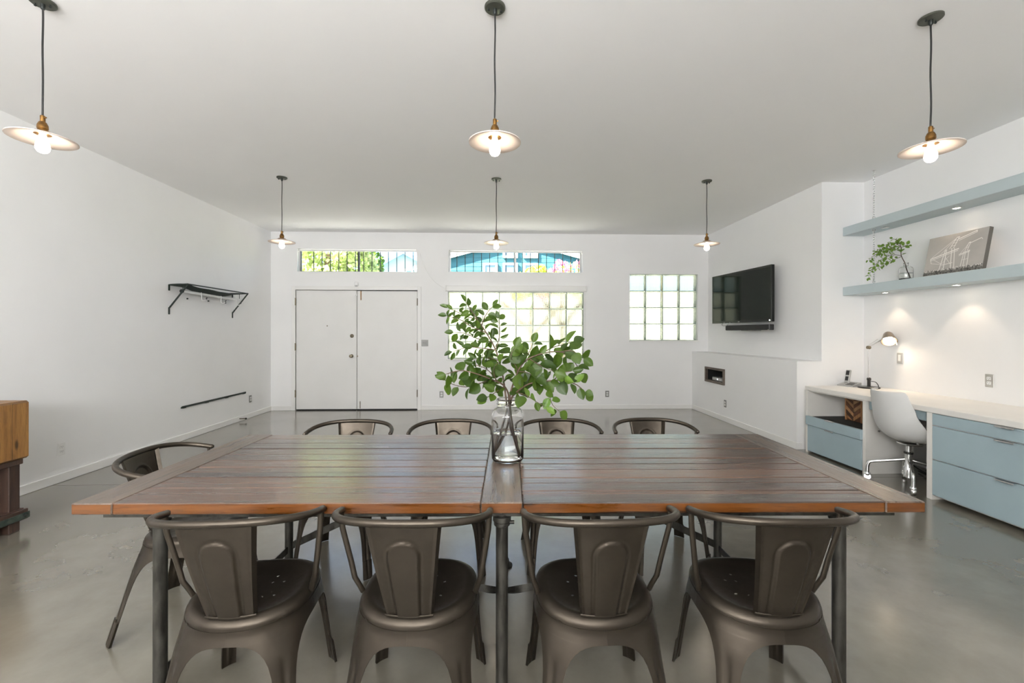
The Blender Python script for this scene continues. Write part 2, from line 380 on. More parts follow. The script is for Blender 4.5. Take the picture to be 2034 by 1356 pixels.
wl_ = wall_holes('wall_right_low', YA, D, 0, LEDGE, [NI], lambda u, t, z: (XR+t, u, z), XU-XR, M['wall'])
struct('wall_right', MB().box(XU, XW+.2, YA, D, 0, HC), M['wall'])
struct('wall_alcove', MB().box(XW, XW+.2, YF, YA, 0, HC), M['wall'])
struct('wall_front', MB().box(XL-.2, XW+.2, YF-.2, YF, 0, HC), M['wall'])
struct('ceiling', MB().box(XL-.2, XW+.2, YF-.2, D+.2, HC, HC+.2), M['ceiling'])
b = MB(); jy = 4.06; pr = [(YF-.2, -.2), (YF-.2, 0), (jy-.003, 0), (jy-.0015, -.004), (jy+.0015, -.004), (jy+.003, 0), (D+.2, 0), (D+.2, -.2)]
vs = [(x, y, z) for x in (XL-.2, XW+.2) for (y, z) in pr]; n = len(pr)
b.add(vs, [(i, i+1, n+i+1, n+i) for i in range(n-1)] + [(n-1, 0, n, 2*n-1), tuple(range(n))[::-1], tuple(range(n, 2*n))])
struct('floor', b, M['concrete'])
BH, BT = .082, .014
def base(name, segs):
    b = MB()
    for s in segs: b.cbox(*s, 0, BH, .004)
    struct(name, b, M['trim'])
base('baseboard_left', [(XL, XL+BT, YF, D)])
base('baseboard_back', [(XL+BT, -3.655, D-BT, D), (-1.375, XR, D-BT, D)])
base('baseboard_right', [(XR-BT, XR, YA, D-BT), (XR-BT, 3.60, YA-BT, YA)])

# door: casing, two leaves, hardware
b = MB()
b.cbox(-3.655, -3.59, D-.018, D+.02, 0, 2.205, .003).cbox(-1.44, -1.375, D-.018, D+.02, 0, 2.205, .003).cbox(-3.59, -1.44, D-.018, D+.02, 2.14, 2.205, .003)
struct('trim_1', b, M['trim'])
d1 = struct('door_1', MB().cbox(-3.583, -2.520, D+.004, D+.05, .018, 2.132, .003), M['door'])
d2 = struct('door_2', MB().cbox(-2.511, -1.447, D+.008, D+.05, .018, 2.126, .003), M['door'])
struct('trim_2', MB().box(-3.59, -1.44, D+.05, D+.2, 0, 2.14), M['dark'])
def knob(parent, name, x, z, prof, m): obj(name, MB().lathe(prof, 20, M4=Matrix.Translation((x, D+.004, z)) @ Matrix.Rotation(PI/2, 4, 'X')), m, parent, 40)
knob(d1, 'deadbolt', -2.602, 1.323, [(.034, 0), (.034, .008), (.028, .014), (.012, .016), (.010, .03)], M['hinge'])
knob(d1, 'door_knob', -2.605, .966, [(.032, 0), (.032, .006), (.014, .012), (.012, .035), (.026, .042), (.030, .055), (.026, .068), (.012, .073)], M['hinge'])
knob(d1, 'peephole', -3.037, 1.501, [(.010, 0), (.010, .005), (.005, .006)], M['hinge'])
knob(d2, 'strike_plate', -2.506, .962, [(.012, 0), (.012, .006), (.006, .008)], M['hinge'])
for (dd, x) in ((d1, -3.588), (d2, -1.442)):
    for z in (1.93, 1.13, .30):
        obj('hinge', MB().cbox(x-.008, x+.008, D-.024, D-.001, z-.062, z+.062, .003).tube([(x, D-.024, z-.066), (x, D-.024, z+.066)], .007), M['hinge'], dd, 40)
    obj('door_sweep', MB().cbox(min(x, -2.515)+.015, max(x, -2.515)-.015, D-.004, D+.012, .003, .022, .002), M['rubber'], dd)
obj('flush_bolt', MB().cbox(-2.452, -2.436, D-.002, D+.006, 1.96, 2.125, .002).tube([(-2.444, D-.01, 1.98), (-2.444, D-.01, 2.0)], .005), M['brass'], d2)
obj('flush_bolt', MB().cbox(-2.464, -2.452, D-.002, D+.006, .03, .16, .002).tube([(-2.458, D-.01, .14), (-2.458, D-.01, .12)], .005), M['hinge'], d2)
obj('contact_sensor', MB().cbox(-2.565, -2.535, D-.010, D+.004, 2.035, 2.055, .003).cbox(-2.515, -2.50, D-.012, D+.004, 2.03, 2.075, .003), M['white_plastic'], d1)
t = thing('motion_sensor', 'small white motion sensor mounted above the double door', 'sensor', (-2.515, D, 2.20))
obj('housing', MB().cbox(-.032, .032, -.045, 0, 0, .085, .012), M['white_plastic'], t, 40)
obj('lens', MB().cbox(-.022, .022, -.049, -.040, -.004, .022, .004), M['grey_plastic'], t)

# clerestory windows
def slider(name, W, mframe_l, mframe_r, blind):
    x0, x1, z0, z1 = W; xm = (x0+x1)/2 + .012; y = D+.12
    root = struct(name, MB().box(x0, x1, y+.03, y+.055, z0, z0+.012).box(x0, x1, y+.03, y+.055, z1-.012, z1).box(x0, x0+.012, y+.03, y+.055, z0, z1).box(x1-.012, x1, y+.03, y+.055, z0, z1), mframe_r)
    b = MB(); f = .020
    b.cbox(x0+.012, xm, y-.02, y+.01, z0, z0+f, .003).cbox(x0+.012, xm, y-.02, y+.01, z1-f, z1, .003).cbox(x0+.012, x0+.012+f, y-.02, y+.01, z0+f, z1-f, .003).cbox(xm-f*1.7, xm, y-.02, y+.01, z0+f, z1-f, .003)
    obj('sash', b, mframe_l, root)
    b = MB(); f = .010
    b.cbox(xm, x1-.012, y+.012, y+.03, z0, z0+f, .002).cbox(xm, x1-.012, y+.012, y+.03, z1-f, z1, .002).cbox(x1-.012-f*1.6, x1-.012, y+.012, y+.03, z0+f, z1-f, .002)
    obj('sash', b, mframe_r, root)
    obj('pane', MB().box(x0+.03, xm-.02, y-.006, y-.003, z0+.018, z1-.018), M['pane'], root)
    obj('pane', MB().box(xm, x1-.02, y+.02, y+.023, z0+.008, z1-.008), M['pane'], root)
    return root
slider('window_1', W1, M['frame_dark'], M['frame_alu'], 0)
slider('window_2', W2, M['frame_alu'], M['frame_alu'], 0)
def roller(W, label):
    t = thing('roller_blind', label, 'blind', ((W[0]+W[1])/2, D, W[3]))
    h = (W[1]-W[0])/2
    obj('roller', MB().tube([(-h+.02, .045, -.022), (h-.02, .045, -.022)], .016, 12), M['trim'], t, 40)
    for s in (-1, 1): obj('bracket', MB().cbox(s*(h-.008)-.006, s*(h-.008)+.006, -.008, .07, -.05, .012, .002), M['white_plastic'], t)
    return t
roller(W1, 'rolled up white blind in the head of the window over the double door')
roller(W2, 'rolled up white blind in the head of the window showing a turquoise house')
def grille(W, n, dx, label):
    t = thing('window_grille', label, 'security bars', ((W[0]+W[1])/2, D+.25, W[2]))
    h = (W[1]-W[0])/2; H_ = W[3]-W[2]
    for z in (-.06, H_+.05): obj('rail', MB().cbox(-h-.05, h+.05, -.012, .012, z-.01, z+.01, .002), M['black_iron'], t)
    src = None
    for i in range(n):
        x = -h + dx + i*(2*h)/n*1.0
        if src is None: src = obj('bar', MB().cbox(-.0065, .0065, -.0065, .0065, -.06, H_+.05, .002), M['black_iron'], t, loc=(x, 0, 0))
        else: clone_mesh('bar', src, t, (x, 0, 0))
    for x in (-h+.02, h-.02): obj('wall_stud', MB().tube([(x, -.05, -.06), (x, 0, -.06)], .008), M['black_iron'], t)
grille(W1, 14, .19, 'black iron security bars outside the window over the double door')
grille(W2, 16, .13, 'black iron security bars outside the window showing a turquoise house')

# glass block windows
def blocks(name, W, nx, nz):
    x0, x1, z0, z1 = W; dx, dz = (x1-x0)/nx, (z1-z0)/nz; g = .006; y0, y1 = D+.05, D+.145
    b = MB()
    for i in range(nx+1):
        x = x0+i*dx; a, c = max(x-g, x0), min(x+g, x1); b.box(a, c, y0+.006, y1-.006, z0, z1)
    for j in range(nz+1):
        z = z0+j*dz; a, c = max(z-g, z0), min(z+g, z1); b.box(x0, x1, y0+.0065, y1-.0065, a, c)
    root = struct(name, b, M['block_joint'])
    src = None
    for i in range(nx):
        for j in range(nz):
            cx, cz = x0+(i+.5)*dx, z0+(j+.5)*dz
            if src is None: src = obj('glass_block', MB().cbox(-dx/2+g, dx/2-g, y0-D, y1-D, -dz/2+g, dz/2-g, .010, 0, None, {(1, 1): 1}), [M['block'], M['clear']], root, 40, loc=(cx, D, cz))
            else: clone_mesh('glass_block', src, root, (cx, D, cz))
    return root
w3 = blocks('window_3', W3, 8, 4); w4 = blocks('window_4', W4, 4, 4)
obj('sill', MB().cbox(W3[0]-.035, W3[1]+.035, D-.03, D+.05, W3[2]-.022, W3[2], .004), M['trim'], w3)
obj('sill', MB().cbox(W4[0]-.02, W4[1]+.02, D-.03, D+.05, W4[2]-.022, W4[2], .004), M['trim'], w4)
t = thing('roller_blind', 'closed white blind cassette above the large glass block window', 'blind', (.328, D, 2.125))
obj('cassette', MB().cbox(-1.255, 1.255, -.055, 0, 0, .10, .008), M['trim'], t)
obj('pull_cord', MB().tube([(1.245, -.05, .0), (1.245, -.05, -1.02)], .003, 6), M['white_plastic'], t)
obj('end_cap', MB().cbox(1.255, 1.268, -.058, 0, -.003, .103, .003), M['white_plastic'], t)
obj('end_cap', MB().cbox(-1.268, -1.255, -.058, 0, -.003, .103, .003), M['white_plastic'], t)
pts = [(-1.40+.01*i, D-.004, 2.80 - .60*(1-math.exp(-i/18.))-.0016*i) for i in range(0, 50, 2)]
tag(obj('wall_cable', MB().tube(pts, .0035, 6), M['white_plastic'], None, 60), 'thin white cable drooping across the wall between the upper windows', 'cable')

# ------------------------------------------------------------------ outlets and switches
def plate_thing(name, label, cat, loc, rz, mp, mi, kind='duplex', wd=.070):
    t = thing(name, label, cat, loc, rz, 'wall outlets and switches')
    obj('plate', MB().cbox(-wd/2, wd/2, -.006, 0, -.057, .057, .003), mp, t)
    if kind == 'duplex':
        for s in (-1, 1):
            r_ = obj('receptacle', MB().cbox(-.017, .017, -.009, -.005, s*.02-.014, s*.02+.014, .004), mi, t)
            b = MB(); b.box(-.008, -.006, -.0095, -.008, s*.02-.003, s*.02+.007).box(.006, .008, -.0095, -.008, s*.02-.003, s*.02+.007).box(-.002, .002, -.0095, -.008, s*.02-.010, s*.02-.006)
            obj('slots', b, M['dark'], r_)
    elif kind == 'rocker':
        obj('rocker', MB().cbox(-.017, .017, -.011, -.005, -.034, .034, .003), mi, t)
    else:
        for s in (-1, 1): obj('toggle', MB().cbox(s*.023-.012, s*.023+.012, -.008, -.005, -.022, .022, .002).cbox(s*.023-.004, s*.023+.004, -.016, -.006, -.008, .012, .002), mi, t)
    return t
ST, WP = M['steel_plate'], M['white_plastic']
plate_thing('wall_outlet', 'white wall outlet low on the left wall, beside the butcher block', 'outlet', (XL, 4.155, .303), R(90), WP, WP)
plate_thing('wall_outlet', 'steel outlet low on the left wall, past the end of the black shoe rail', 'outlet', (XL, 7.227, .305), R(90), ST, WP)
plate_thing('wall_outlet', 'steel outlet low on the back wall, right of the double door', 'outlet', (-1.013, D, .277), 0, ST, WP)
plate_thing('wall_outlet', 'steel outlet low on the back wall, between the two glass block windows', 'outlet', (1.979, D, .277), 0, ST, WP)
plate_thing('wall_outlet', 'steel outlet on the low white wall, under the wood framed niche', 'outlet', (XR, 6.70, .280), R(-90), ST, WP)
plate_thing('wall_outlet', 'steel plated outlet above the desk, right of the white chair', 'outlet', (XW, 3.736, .955), R(-90), M['nickel'], WP)
plate_thing('wall_switch', 'steel plated rocker switch above the desk beside the lit desk lamp', 'switch', (XW, 4.60, 1.107), R(-90), M['nickel'], WP, 'rocker')
plate_thing('light_switch', 'steel two gang light switch on the back wall beside the double door', 'switch', (-1.31, D, 1.197), 0, ST, ST, 'toggle', .118)
t = thing('door_stop', 'small dark door stop on the left baseboard below the shoe rail', 'door stop', (XL+BT, 6.91, .045))
obj('rod', MB().tube([(0, 0, 0), (.09, 0, 0)], .007, 10), M['hinge'], t, 40)
obj('bumper', MB().tube([(.09, 0, 0), (.108, 0, 0)], .012, 12), M['rubber'], t, 40)

# ------------------------------------------------------------------ pendant lamps
def make_pendant(loc, label):
    t = thing('pendant_lamp', label, 'lamp', loc, 0, 'pendant lamps')     # origin on the ceiling
    cn = obj('canopy', MB().lathe([(.057, 0), (.057, -.010), (.052, -.014), (.012, -.014), (.009, -.016)], 32), M['canopy'], t, 35)
    obj('cord_grip', MB().lathe([(.011, -.012), (.011, -.034), (.008, -.042), (.006, -.044)], 16), M['black_iron'], cn, 35)
    for s in (-1, 1): obj('screw', MB().lathe([(.0035, -.012), (.0035, -.022), (.006, -.022), (.006, -.027), (.003, -.029)], 10, (s*.034, s*.006, 0)), M['black_iron'], cn, 35)
    obj('cord', MB().tube([(.0015*math.sin(i*.9), .001*math.cos(i), -.04-.5925*i/12.) for i in range(13)], .0045, 8), M['black_plastic'], t, 60)
    so_ = obj('socket', MB().lathe([(.007, -.618), (.011, -.622), (.011, -.652), (.016, -.656), (.023, -.672), (.024, -.690), (.020, -.696), (.022, -.702), (.040, -.708), (.042, -.712)], 24), M['brass'], t, 35)
    obj('set_screw', MB().tube([(.010, 0, -.630), (.019, 0, -.630)], .004, 8), M['brass'], so_)
    obj('gallery_ring', MB().lathe([(.040, -.712), (.044, -.714), (.044, -.720), (.036, -.722)], 24), M['brass'], so_, 35)
    rim = [(.140, -.752), (.1435, -.750), (.1435, -.746), (.140, -.744)]
    obj('shade', MB().lathe([(.030, -.721), (.055, -.724), (.095, -.736)] + rim + [(.095, -.731), (.055, -.718), (.030, -.713)], 48, cap=False), M['shade'], t, 50)
    obj('bulb', MB().lathe([(.013, -.722), (.016, -.732), (.022, -.752), (.0285, -.775), (.0305, -.792), (.028, -.806), (.020, -.817), (.010, -.822), (.003, -.823)], 24), M['bulb'], t, 60)
    return t
pend = make_pendant((-2.475, 2.455, HC), 'white disc pendant lamp nearest the left wall, with its canopy cut by the frame')
for loc, lab in (((-.019, 2.41, HC), 'white disc pendant lamp hanging over the middle of the table, nearest the camera'),
                 ((2.462, 2.412, HC), 'white disc pendant lamp on the right, hanging near the wall shelves'),
                 ((-2.497, 5.129, HC), 'small far pendant lamp left of the window over the double door'),
                 ((-.022, 5.095, HC), 'small far pendant lamp in front of the turquoise house window'),
                 ((2.457, 5.075, HC), 'small far pendant lamp near the right corner, above left of the television')):
    dup(pend, lab, loc, 0)

# ------------------------------------------------------------------ dining table
TX, TY, TR_ = .026, 2.105, -.0234
tb = thing('dining_table', 'long reclaimed plank dining table on iron pipe legs, a glass jar on it', 'table', (TX, TY, 0), TR_)
HW, HD, ZT, TH = 1.536, .535, .762, .041
rng = random.Random(3)
edge = {(1, 0): 1, (1, 1): 1, (0, 0): 1, (0, 1): 1, ('e', 1, 0): 0}
def plank(name, x0, x1, y0, y1, m, dz=0, c=.004): return obj(name, MB().cbox(x0-(x0+x1)/2, x1-(x0+x1)/2, y0-(y0+y1)/2, y1-(y0+y1)/2, -TH, 0, c, 0, None, edge), [m, M['wood_edge']], tb, loc=((x0+x1)/2, (y0+y1)/2, ZT+dz))
EB = .145; CB = .075
plank('end_board', -HW, -HW+EB, -HD, HD, M['wood_y']); plank('end_board', HW-EB, HW, -HD, HD, M['wood_y'])
plank('center_board', -CB, CB, -HD-.001, HD, M['wood_y'], .001)
for sgn, ys in ((-1, [0, .096, .158, .212, .290, .353, .428, .532, .637, .746, .855, .954, 1.07]), (1, [0, .088, .118, .205, .270, .380, .470, .560, .655, .740, .845, .950, 1.07])):
    for i in range(len(ys)-1):
        a, c = (-HW+EB+.0012, -CB-.0015) if sgn < 0 else (CB+.0015, HW-EB-.0012)
        plank('plank', a, c, -HD+ys[i]+.0010, -HD+ys[i+1]-.0010, M['wood_x'], rng.uniform(-.0022, .0012) if 0 < i else 0, rng.uniform(.0025, .0055))
ZR = ZT-TH
for y in (-HD+.045, HD-.045): obj('rail', MB().cbox(-1.46, 1.46, y-.003, y+.003, ZR-.026, ZR, .001).cbox(-1.46, 1.46, y-.02 if y > 0 else y, y if y > 0 else y+.02, ZR-.004, ZR-.0005, .001), M['pipe'], tb)
for x in (-1.265, 0, 1.265): obj('cross_rail', MB().cbox(x-.024, x+.024, -HD+.05, HD-.05, ZR-.022, ZR-.001, .002), M['pipe'], tb)
for x in (-1.265, 0, 1.265):
    for y in (-.475, .475):
        lg = obj('leg', MB().tube([(x, y, .03), (x, y, ZR-.02)], .0225, 20), M['pipe'], tb, 40)
        obj('collar', MB().lathe([(.0235, 0), (.030, .004), (.030, .016), (.0235, .020)], 20, (x, y, .655)).lathe([(.0235, 0), (.034, .004), (.034, .022), (.0235, .026)], 20, (x, y, ZR-.05)), M['pipe'], lg, 40)
        obj('floor_flange', MB().lathe([(.048, 0), (.048, .008), (.030, .014), (.028, .040), (.0235, .044)], 24, (x, y, 0)), M['pipe'], lg, 40)
        if x == 0: obj('set_knob', MB().tube([(.024, y, .667), (.046, y, .667)], .007, 10), M['pipe'], lg, 40)
for x in (-1.265, 1.265): obj('stretcher', MB().cbox(x-.004, x+.004, -.475, .475, .085, .125, .002), M['pipe'], tb)
for sgn in (-1, 1):
    a = Vector((sgn*1.255, .475, .12)); c = Vector((sgn*.06, .475, .68)); d = c-a
    obj('diagonal_brace', MB().cbox(0, d.length, -.004, .004, -.020, .020, .002, 0, Matrix.Translation(a) @ d.to_track_quat('X', 'Y').to_matrix().to_4x4() @ Matrix.Rotation(PI/2, 4, 'X')), M['pipe'], tb)
# twisted sagging strap between the middle legs
b = MB(); rows = []
for i in range(49):
    u = -1 + i/24.; x = u*.62; z = .13 + .30*abs(u)**1.7; tw = (PI/2)*round(abs(u)*4)/4 if False else abs(u)*PI*2.0
    n_ = Vector((0, math.cos(tw), math.sin(tw)))*.016; rows.append([Vector((x, 0, z))-n_, Vector((x, 0, z))+n_])
obj('twisted_strap', MB().grid(rows), M['pipe'], tb, 60, solid=.006)
obj('strap_tie', MB().cbox(-.012, .012, -.475, .475, .112, .122, .002), M['pipe'], tb)

# ------------------------------------------------------------------ metal armchairs
SA, SBF, SBR = .203, .195, .178
def so_pt(t_, k=1.0):      # seat outline, t=0 on +x
    c, s = math.cos(t_), math.sin(t_); n = 3.1 if s >= 0 else 2.15; bb = SBF if s >= 0 else SBR
    return Vector((SA*k*math.copysign(abs(c)**(2/n), c), bb*k*math.copysign(abs(s)**(2/n), s), 0))
def seat_z(y): return .442 + .012*(y/.19)
def make_chair(loc, rz, label):
    t = thing('dining_armchair', label, 'chair', loc, rz, 'gunmetal dining armchairs'); G = M['gunmetal']
    # seat pan with drilled holes
    NT = 72; rings = [.06, .16, .26, .30, .42, .46, .6, .72, .80, .85, .90, .96, 1.005, 1.022, 1.022]
    zz = [-.013, -.013, -.012, -.012, -.011, -.011, -.009, -.006, -.001, .002, .001, -.004, -.012, -.021, -.031]
    b = MB(); rows = []
    for k, dz in zip(rings, zz):
        rows.append([Vector((p.x, p.y+.005, seat_z(p.y)+dz)) for p in (so_pt(2*PI*j/NT, k) for j in range(NT))])
    vs = [p for r_ in rows for p in r_]; fs = []
    for i in range(len(rows)-1):
        for j in range(NT):
            if (i == 2 and j % 18 == 9) or (i == 4 and j % 9 == 4): continue      # the holes
            fs.append((i*NT+j, i*NT+(j+1) % NT, (i+1)*NT+(j+1) % NT, (i+1)*NT+j))
    fs.append(tuple(range(NT)))
    b.add(vs, fs); st = obj('seat', b, G, t, 60)
    b = MB(); b.grid([[Vector((p.x, p.y+.005, seat_z(p.y)+dz)) for p in (so_pt(2*PI*j/NT, k) for j in range(NT))] for k, dz in ((1.018, -.030), (1.028, -.032), (1.030, -.037), (1.010, -.042))], closed=True)
    obj('rim_bead', b, G, st, 60)
    # legs: four pressed sheet corners that meet as an apron
    feet = {45: (.200, .215), 135: (-.200, .215), 225: (-.208, -.225), 315: (.208, -.225)}
    for ang, ft in feet.items():
        c0 = so_pt(R(ang), 1.0); off = Vector((ft[0]-c0.x, ft[1]-c0.y, 0)); rows = []; foot_rows = []
        zs = [.412, .40, .385, .372, .366, .3655, .3648, .3635, .361, .356, .345, .33, .31, .285, .25, .20, .15, .10, .05, .003]
        for z in zs:
            u = z/.366
            g = 0 if u >= 1 else .80*(1-u**5)**(1/2.6); w_ = 1-g
            kz = max(0, (.40-z)/.40); row = []
            for j in range(17):
                q = -1 + j/8.; tt = R(ang) + q*w_*PI/4
                p = so_pt(tt, 1.0); sp = 1 - (abs(q)*w_)**2
                flare = kz**1.0
                side = (q > 0) != (ang in (45, 225))
                osm = Vector((math.copysign(.050, ft[0]), 0, 0)) if side else Vector((0, off.y, 0))
                p = p*(1.0+.03*min(1, kz*4)) + (off*sp + osm*(1-sp))*flare
                gr = max(0, 1-abs(q)/.34) if .03 < z < .30 else 0
                gr = gr**.5*.006*min(1, (.31-z)/.06) if gr > 0 else 0
                dirn = Vector((p.x, p.y, 0)).normalized()
                p = p - dirn*gr + dirn*.004; p.y += .005
                p.z = z + (seat_z(p.y)-.442)*max(0, (z-.3)/.12); row.append(p)
            rows.append(row)
            if z <= .101: foot_rows.append([p + Vector((p.x, p.y, 0)).normalized()*.004 for p in row])
        lg = obj('leg', MB().grid(rows), G, t, 60, solid=.0025)
        obj('foot', MB().grid(foot_rows), G, lg, 60, solid=.005)
    # arm rail
    pts = []
    A_, Bk = .262, .205
    for i in range(33):
        a = -PI/2 + PI*i/32.; s_, c_ = math.sin(a), math.cos(a); n = 2.5
        x = A_*math.copysign(abs(s_)**(2/n), s_); y = -.055 - Bk*abs(c_)**(2/n)
        pts.append(Vector((x, y, .787 - .042*max(0, (y+.26)/.205))))
    ar = obj('arm_rail', MB().tube(pts, .0125, 12), G, t, 60)
    for s in (0, -1):
        e = pts[s]; sg = math.copysign(1, e.x)
        obj('rail_end', MB().tube([e, e+Vector((-sg*.001, .006, -.001)), e+Vector((-sg*.003, .009, -.004))], [.0125, .010, .004], 12), G, ar, 60)
        obj('arm_strut', MB().tube([e+Vector((-sg*.002, -.014, -.006)), e+Vector((-sg*.006, -.010, -.06)), (sg*.236, -.040, .56), (sg*.226, -.030, .495), (sg*.214, -.018, .462), (sg*.205, -.004, .428)], .0085, 10, 0, True, (1.25, .75)), G, t, 60)
    # back plate with pressed arch
    rows = []; NU, NV = 52, 56
    for j in range(NV+1):
        v = j/NV; z = .436 + (.783-.436)*v; hw = .079 + .044*v; row = []
        yc = -.160 - .100*v - .006*math.sin(PI*v); kk = 2.0*(1-v) + .9*v
        for i in range(NU+1):
            u = -1 + 2*i/NU; x = u*hw; y = yc + kk*x*x
            ah = .036 + .021*v; top = .81; 
            if v < top-.145: dd = ah - abs(x)
            else: dd = ah - math.hypot(x, (v-(top-.145))*.347*1.02)
            f_ = min(1, max(0, dd/.005)); f_ = f_*f_*(3-2*f_)
            rd = math.exp(-(dd/.0045)**2)
            y += -.0042*f_ - .0026*math.exp(-((dd-.001)/.0035)**2) + .0035*math.exp(-((dd+.006)/.004)**2)
            fl = max(0, (abs(u)-.93)/.07); y += -.004*math.exp(-((abs(u)-.91)/.03)**2) + .010*fl
            row.append(Vector((x, y, z)))
        rows.append(row)
    obj('backrest', MB().grid(rows), G, t, 60, solid=.002)
    obj('weld_seam', MB().tube([Vector((x, -.163+2.0*x*x, .439)) for x in [-.08+.016*k for k in range(11)]], .0035, 6), G, t, 60)
    # crossed braces below the seat
    obj('under_brace', MB().tube([(-.15, -.13, .405), (.15, .15, .405)], .008, 8, 0, True, (1.4, .5)).tube([(.15, -.13, .405), (-.15, .15, .405)], .008, 8, 0, True, (1.4, .5)), G, t, 60)
    return t
ch = make_chair((-.888, 1.620, 0), R(3), 'metal armchair with its back to the camera, leftmost on the near side of the table')
for loc, rz, lab in (((-.287, 1.608, 0), R(-2.5), 'metal armchair with its back to the camera, just left of the middle table leg'),
                     ((.350, 1.592, 0), R(1.5), 'metal armchair with its back to the camera, just right of the middle table leg'),
                     ((.945, 1.578, 0), R(-3), 'metal armchair with its back to the camera, rightmost on the near side of the table'),
                     ((-.932, 2.685, 0), R(180), 'metal armchair on the far side of the table, leftmost of the four facing the camera'),
                     ((-.297, 2.685, 0), R(180), 'metal armchair on the far side of the table, just left of the jar of branches'),
                     ((.393, 2.685, 0), R(180), 'metal armchair on the far side of the table, just right of the jar of branches'),
                     ((1.007, 2.685, 0), R(180), 'metal armchair on the far side of the table, rightmost of the four facing the camera'),
                     ((-1.500, 2.205, 0), R(-85), 'metal armchair at the left end of the table, turned side on to the camera')):
    dup(ch, lab, loc, rz)

# ------------------------------------------------------------------ jar with branches
JX, JY, JZ = .046, 2.086, ZT+.0015
jar = thing('glass_jar', 'clear glass jar half filled with water on the middle of the table', 'jar', (JX, JY, JZ))
outp = [(.060, 0), (.070, .004), (.076, .014), (.077, .03), (.077, .215), (.074, .232), (.064, .246), (.053, .254), (.050, .262), (.050, .284), (.053, .287), (.053, .293), (.049, .296)]
inp = [(.046, .292), (.046, .262), (.060, .242), (.069, .228), (.072, .214), (.072, .022), (.066, .012), (.05, .009), (.02, .009), (.004, .009)]
obj('jar_body', MB().lathe(outp+inp, 48), M['glass'], jar, 50)
obj('neck_ridge', MB().lathe([(.0495, .268), (.053, .270), (.053, .274), (.0495, .276)], 48, cap=False), M['glass'], jar, 50)
obj('water', MB().lathe([(.004, .0095), (.05, .0095), (.0655, .0125), (.0715, .0225), (.0715, .135), (.070, .134), (.004, .134)], 48), M['water'], jar, 50)
LEAVES = []
def leaf_mesh(name, width, fold, curl, m):
    rows = []; nseg = 7
    prof = [.10, .66, .95, 1.0, .95, .80, .50, .04]
    for i in range(nseg+1):
        v = i/nseg; hw = width*.5*prof[i]; z = -curl*v*v
        rows.append([Vector((u*hw, v, z + fold*abs(u)*hw*2 - .03*math.sin(PI*v)*(1-abs(u)))) for u in (-1, -.5, 0, .5, 1)])
    b = MB().grid(rows); b.tube([(0, -.16, .03), (0, 0, 0)], .018, 4)
    me_o = obj(name, b, m, None, 80); me = me_o.data; bpy.data.objects.remove(me_o); return me
LM = [leaf_mesh('leaf', w_, f_, c_, M['leaf']) for w_, f_, c_ in ((.74, .16, .10), (.84, .10, .18), (.66, .24, .05), (.90, .13, .22))]
LM3 = [leaf_mesh('leaf', w_, f_, c_, M['leaf']) for w_, f_, c_ in ((.52, .28, .12), (.60, .20, .22), (.45, .35, .10))]
LM2 = [leaf_mesh('leaf', w_, f_, c_, M['leaf_light']) for w_, f_, c_ in ((.66, .15, .12), (.76, .10, .2), (.6, .22, .08))]
def place_leaf(parent, pos, dirv, nrm, size, rg, lib):
    me = rg.choice(lib); o = bpy.data.objects.new('leaf', me); C.objects.link(o); o.parent = parent
    y = dirv.normalized(); x = y.cross(nrm); 
    if x.length < .05: x = y.cross(Vector((1, .3, .2)))
    x.normalize(); z = x.cross(y)
    q = Matrix((x, y, z)).transposed().to_4x4(); o.matrix_local = Matrix.Translation(pos + y*size*.15) @ q @ Matrix.Diagonal((size, size, size, 1))
def smooth_path(pts, k=6):
    pts = [Vector(p) for p in pts]; out = []
    for i in range(len(pts)-1):
        p0, p1, p2, p3 = pts[max(i-1, 0)], pts[i], pts[i+1], pts[min(i+2, len(pts)-1)]
        for j in range(k):
            t_ = j/k; out.append(.5*((2*p1)+(p2-p0)*t_+(2*p0-5*p1+4*p2-p3)*t_*t_+(3*p1-p0-3*p2+p3)*t_**3))
    out.append(pts[-1]); return out
def branch(name, label, base, main, twigs, sizes, gap, seed, lib, bare=0.35, rad=.0055, face=Vector((0, -1, .35)), group=None):
    t = thing(name, label, 'branch', base, 0, group); B = Vector(base); rg = random.Random(seed)
    def run(pts, r0, r1, bare_, nm, s0, s1, par):
        sp = smooth_path([Vector(p)-B for p in pts]); n = len(sp)
        obj(nm, MB().tube(sp, [r0+(r1-r0)*i/(n-1) for i in range(n)], 7), M['twig'], par, 60)
        Ltot = sum((sp[i+1]-sp[i]).length for i in range(n-1)); d = 0; nxt = Ltot*bare_; side = 1
        for i in range(n-1):
            seg = (sp[i+1]-sp[i]); 
            while nxt <= d+seg.length and seg.length > 0:
                p = sp[i] + seg*((nxt-d)/seg.length); tdir = seg.normalized()
                lat = tdir.cross(face).normalized()*side
                dv = lat*rg.uniform(.5, 1.1) + tdir*rg.uniform(.2, .8) + Vector((rg.uniform(-.5, .5), rg.uniform(-.7, .7), rg.uniform(-.55, .25)))
                nr = face + Vector((rg.uniform(-1.5, 1.5), rg.uniform(-.5, .9), rg.uniform(-.7, 1.3)))
                f_ = nxt/Ltot; place_leaf(t, p, dv, nr, 1.08*(s0+(s1-s0)*f_)*rg.uniform(.75, 1.2), rg, lib)
                side = -side; nxt += gap*rg.uniform(.6, 1.4)
            d += seg.length
        place_leaf(t, sp[-1], (sp[-1]-sp[-2]), face+Vector((rg.uniform(-.4, .4), 0, rg.uniform(-.3, .5))), s1, rg, lib)
    run(main, rad, .0018, bare, 'stem', sizes[0], sizes[1], t)
    for tw in twigs: run(tw, .0026, .0012, .12, 'twig', sizes[0], sizes[1], t)
    return t
zt = JZ
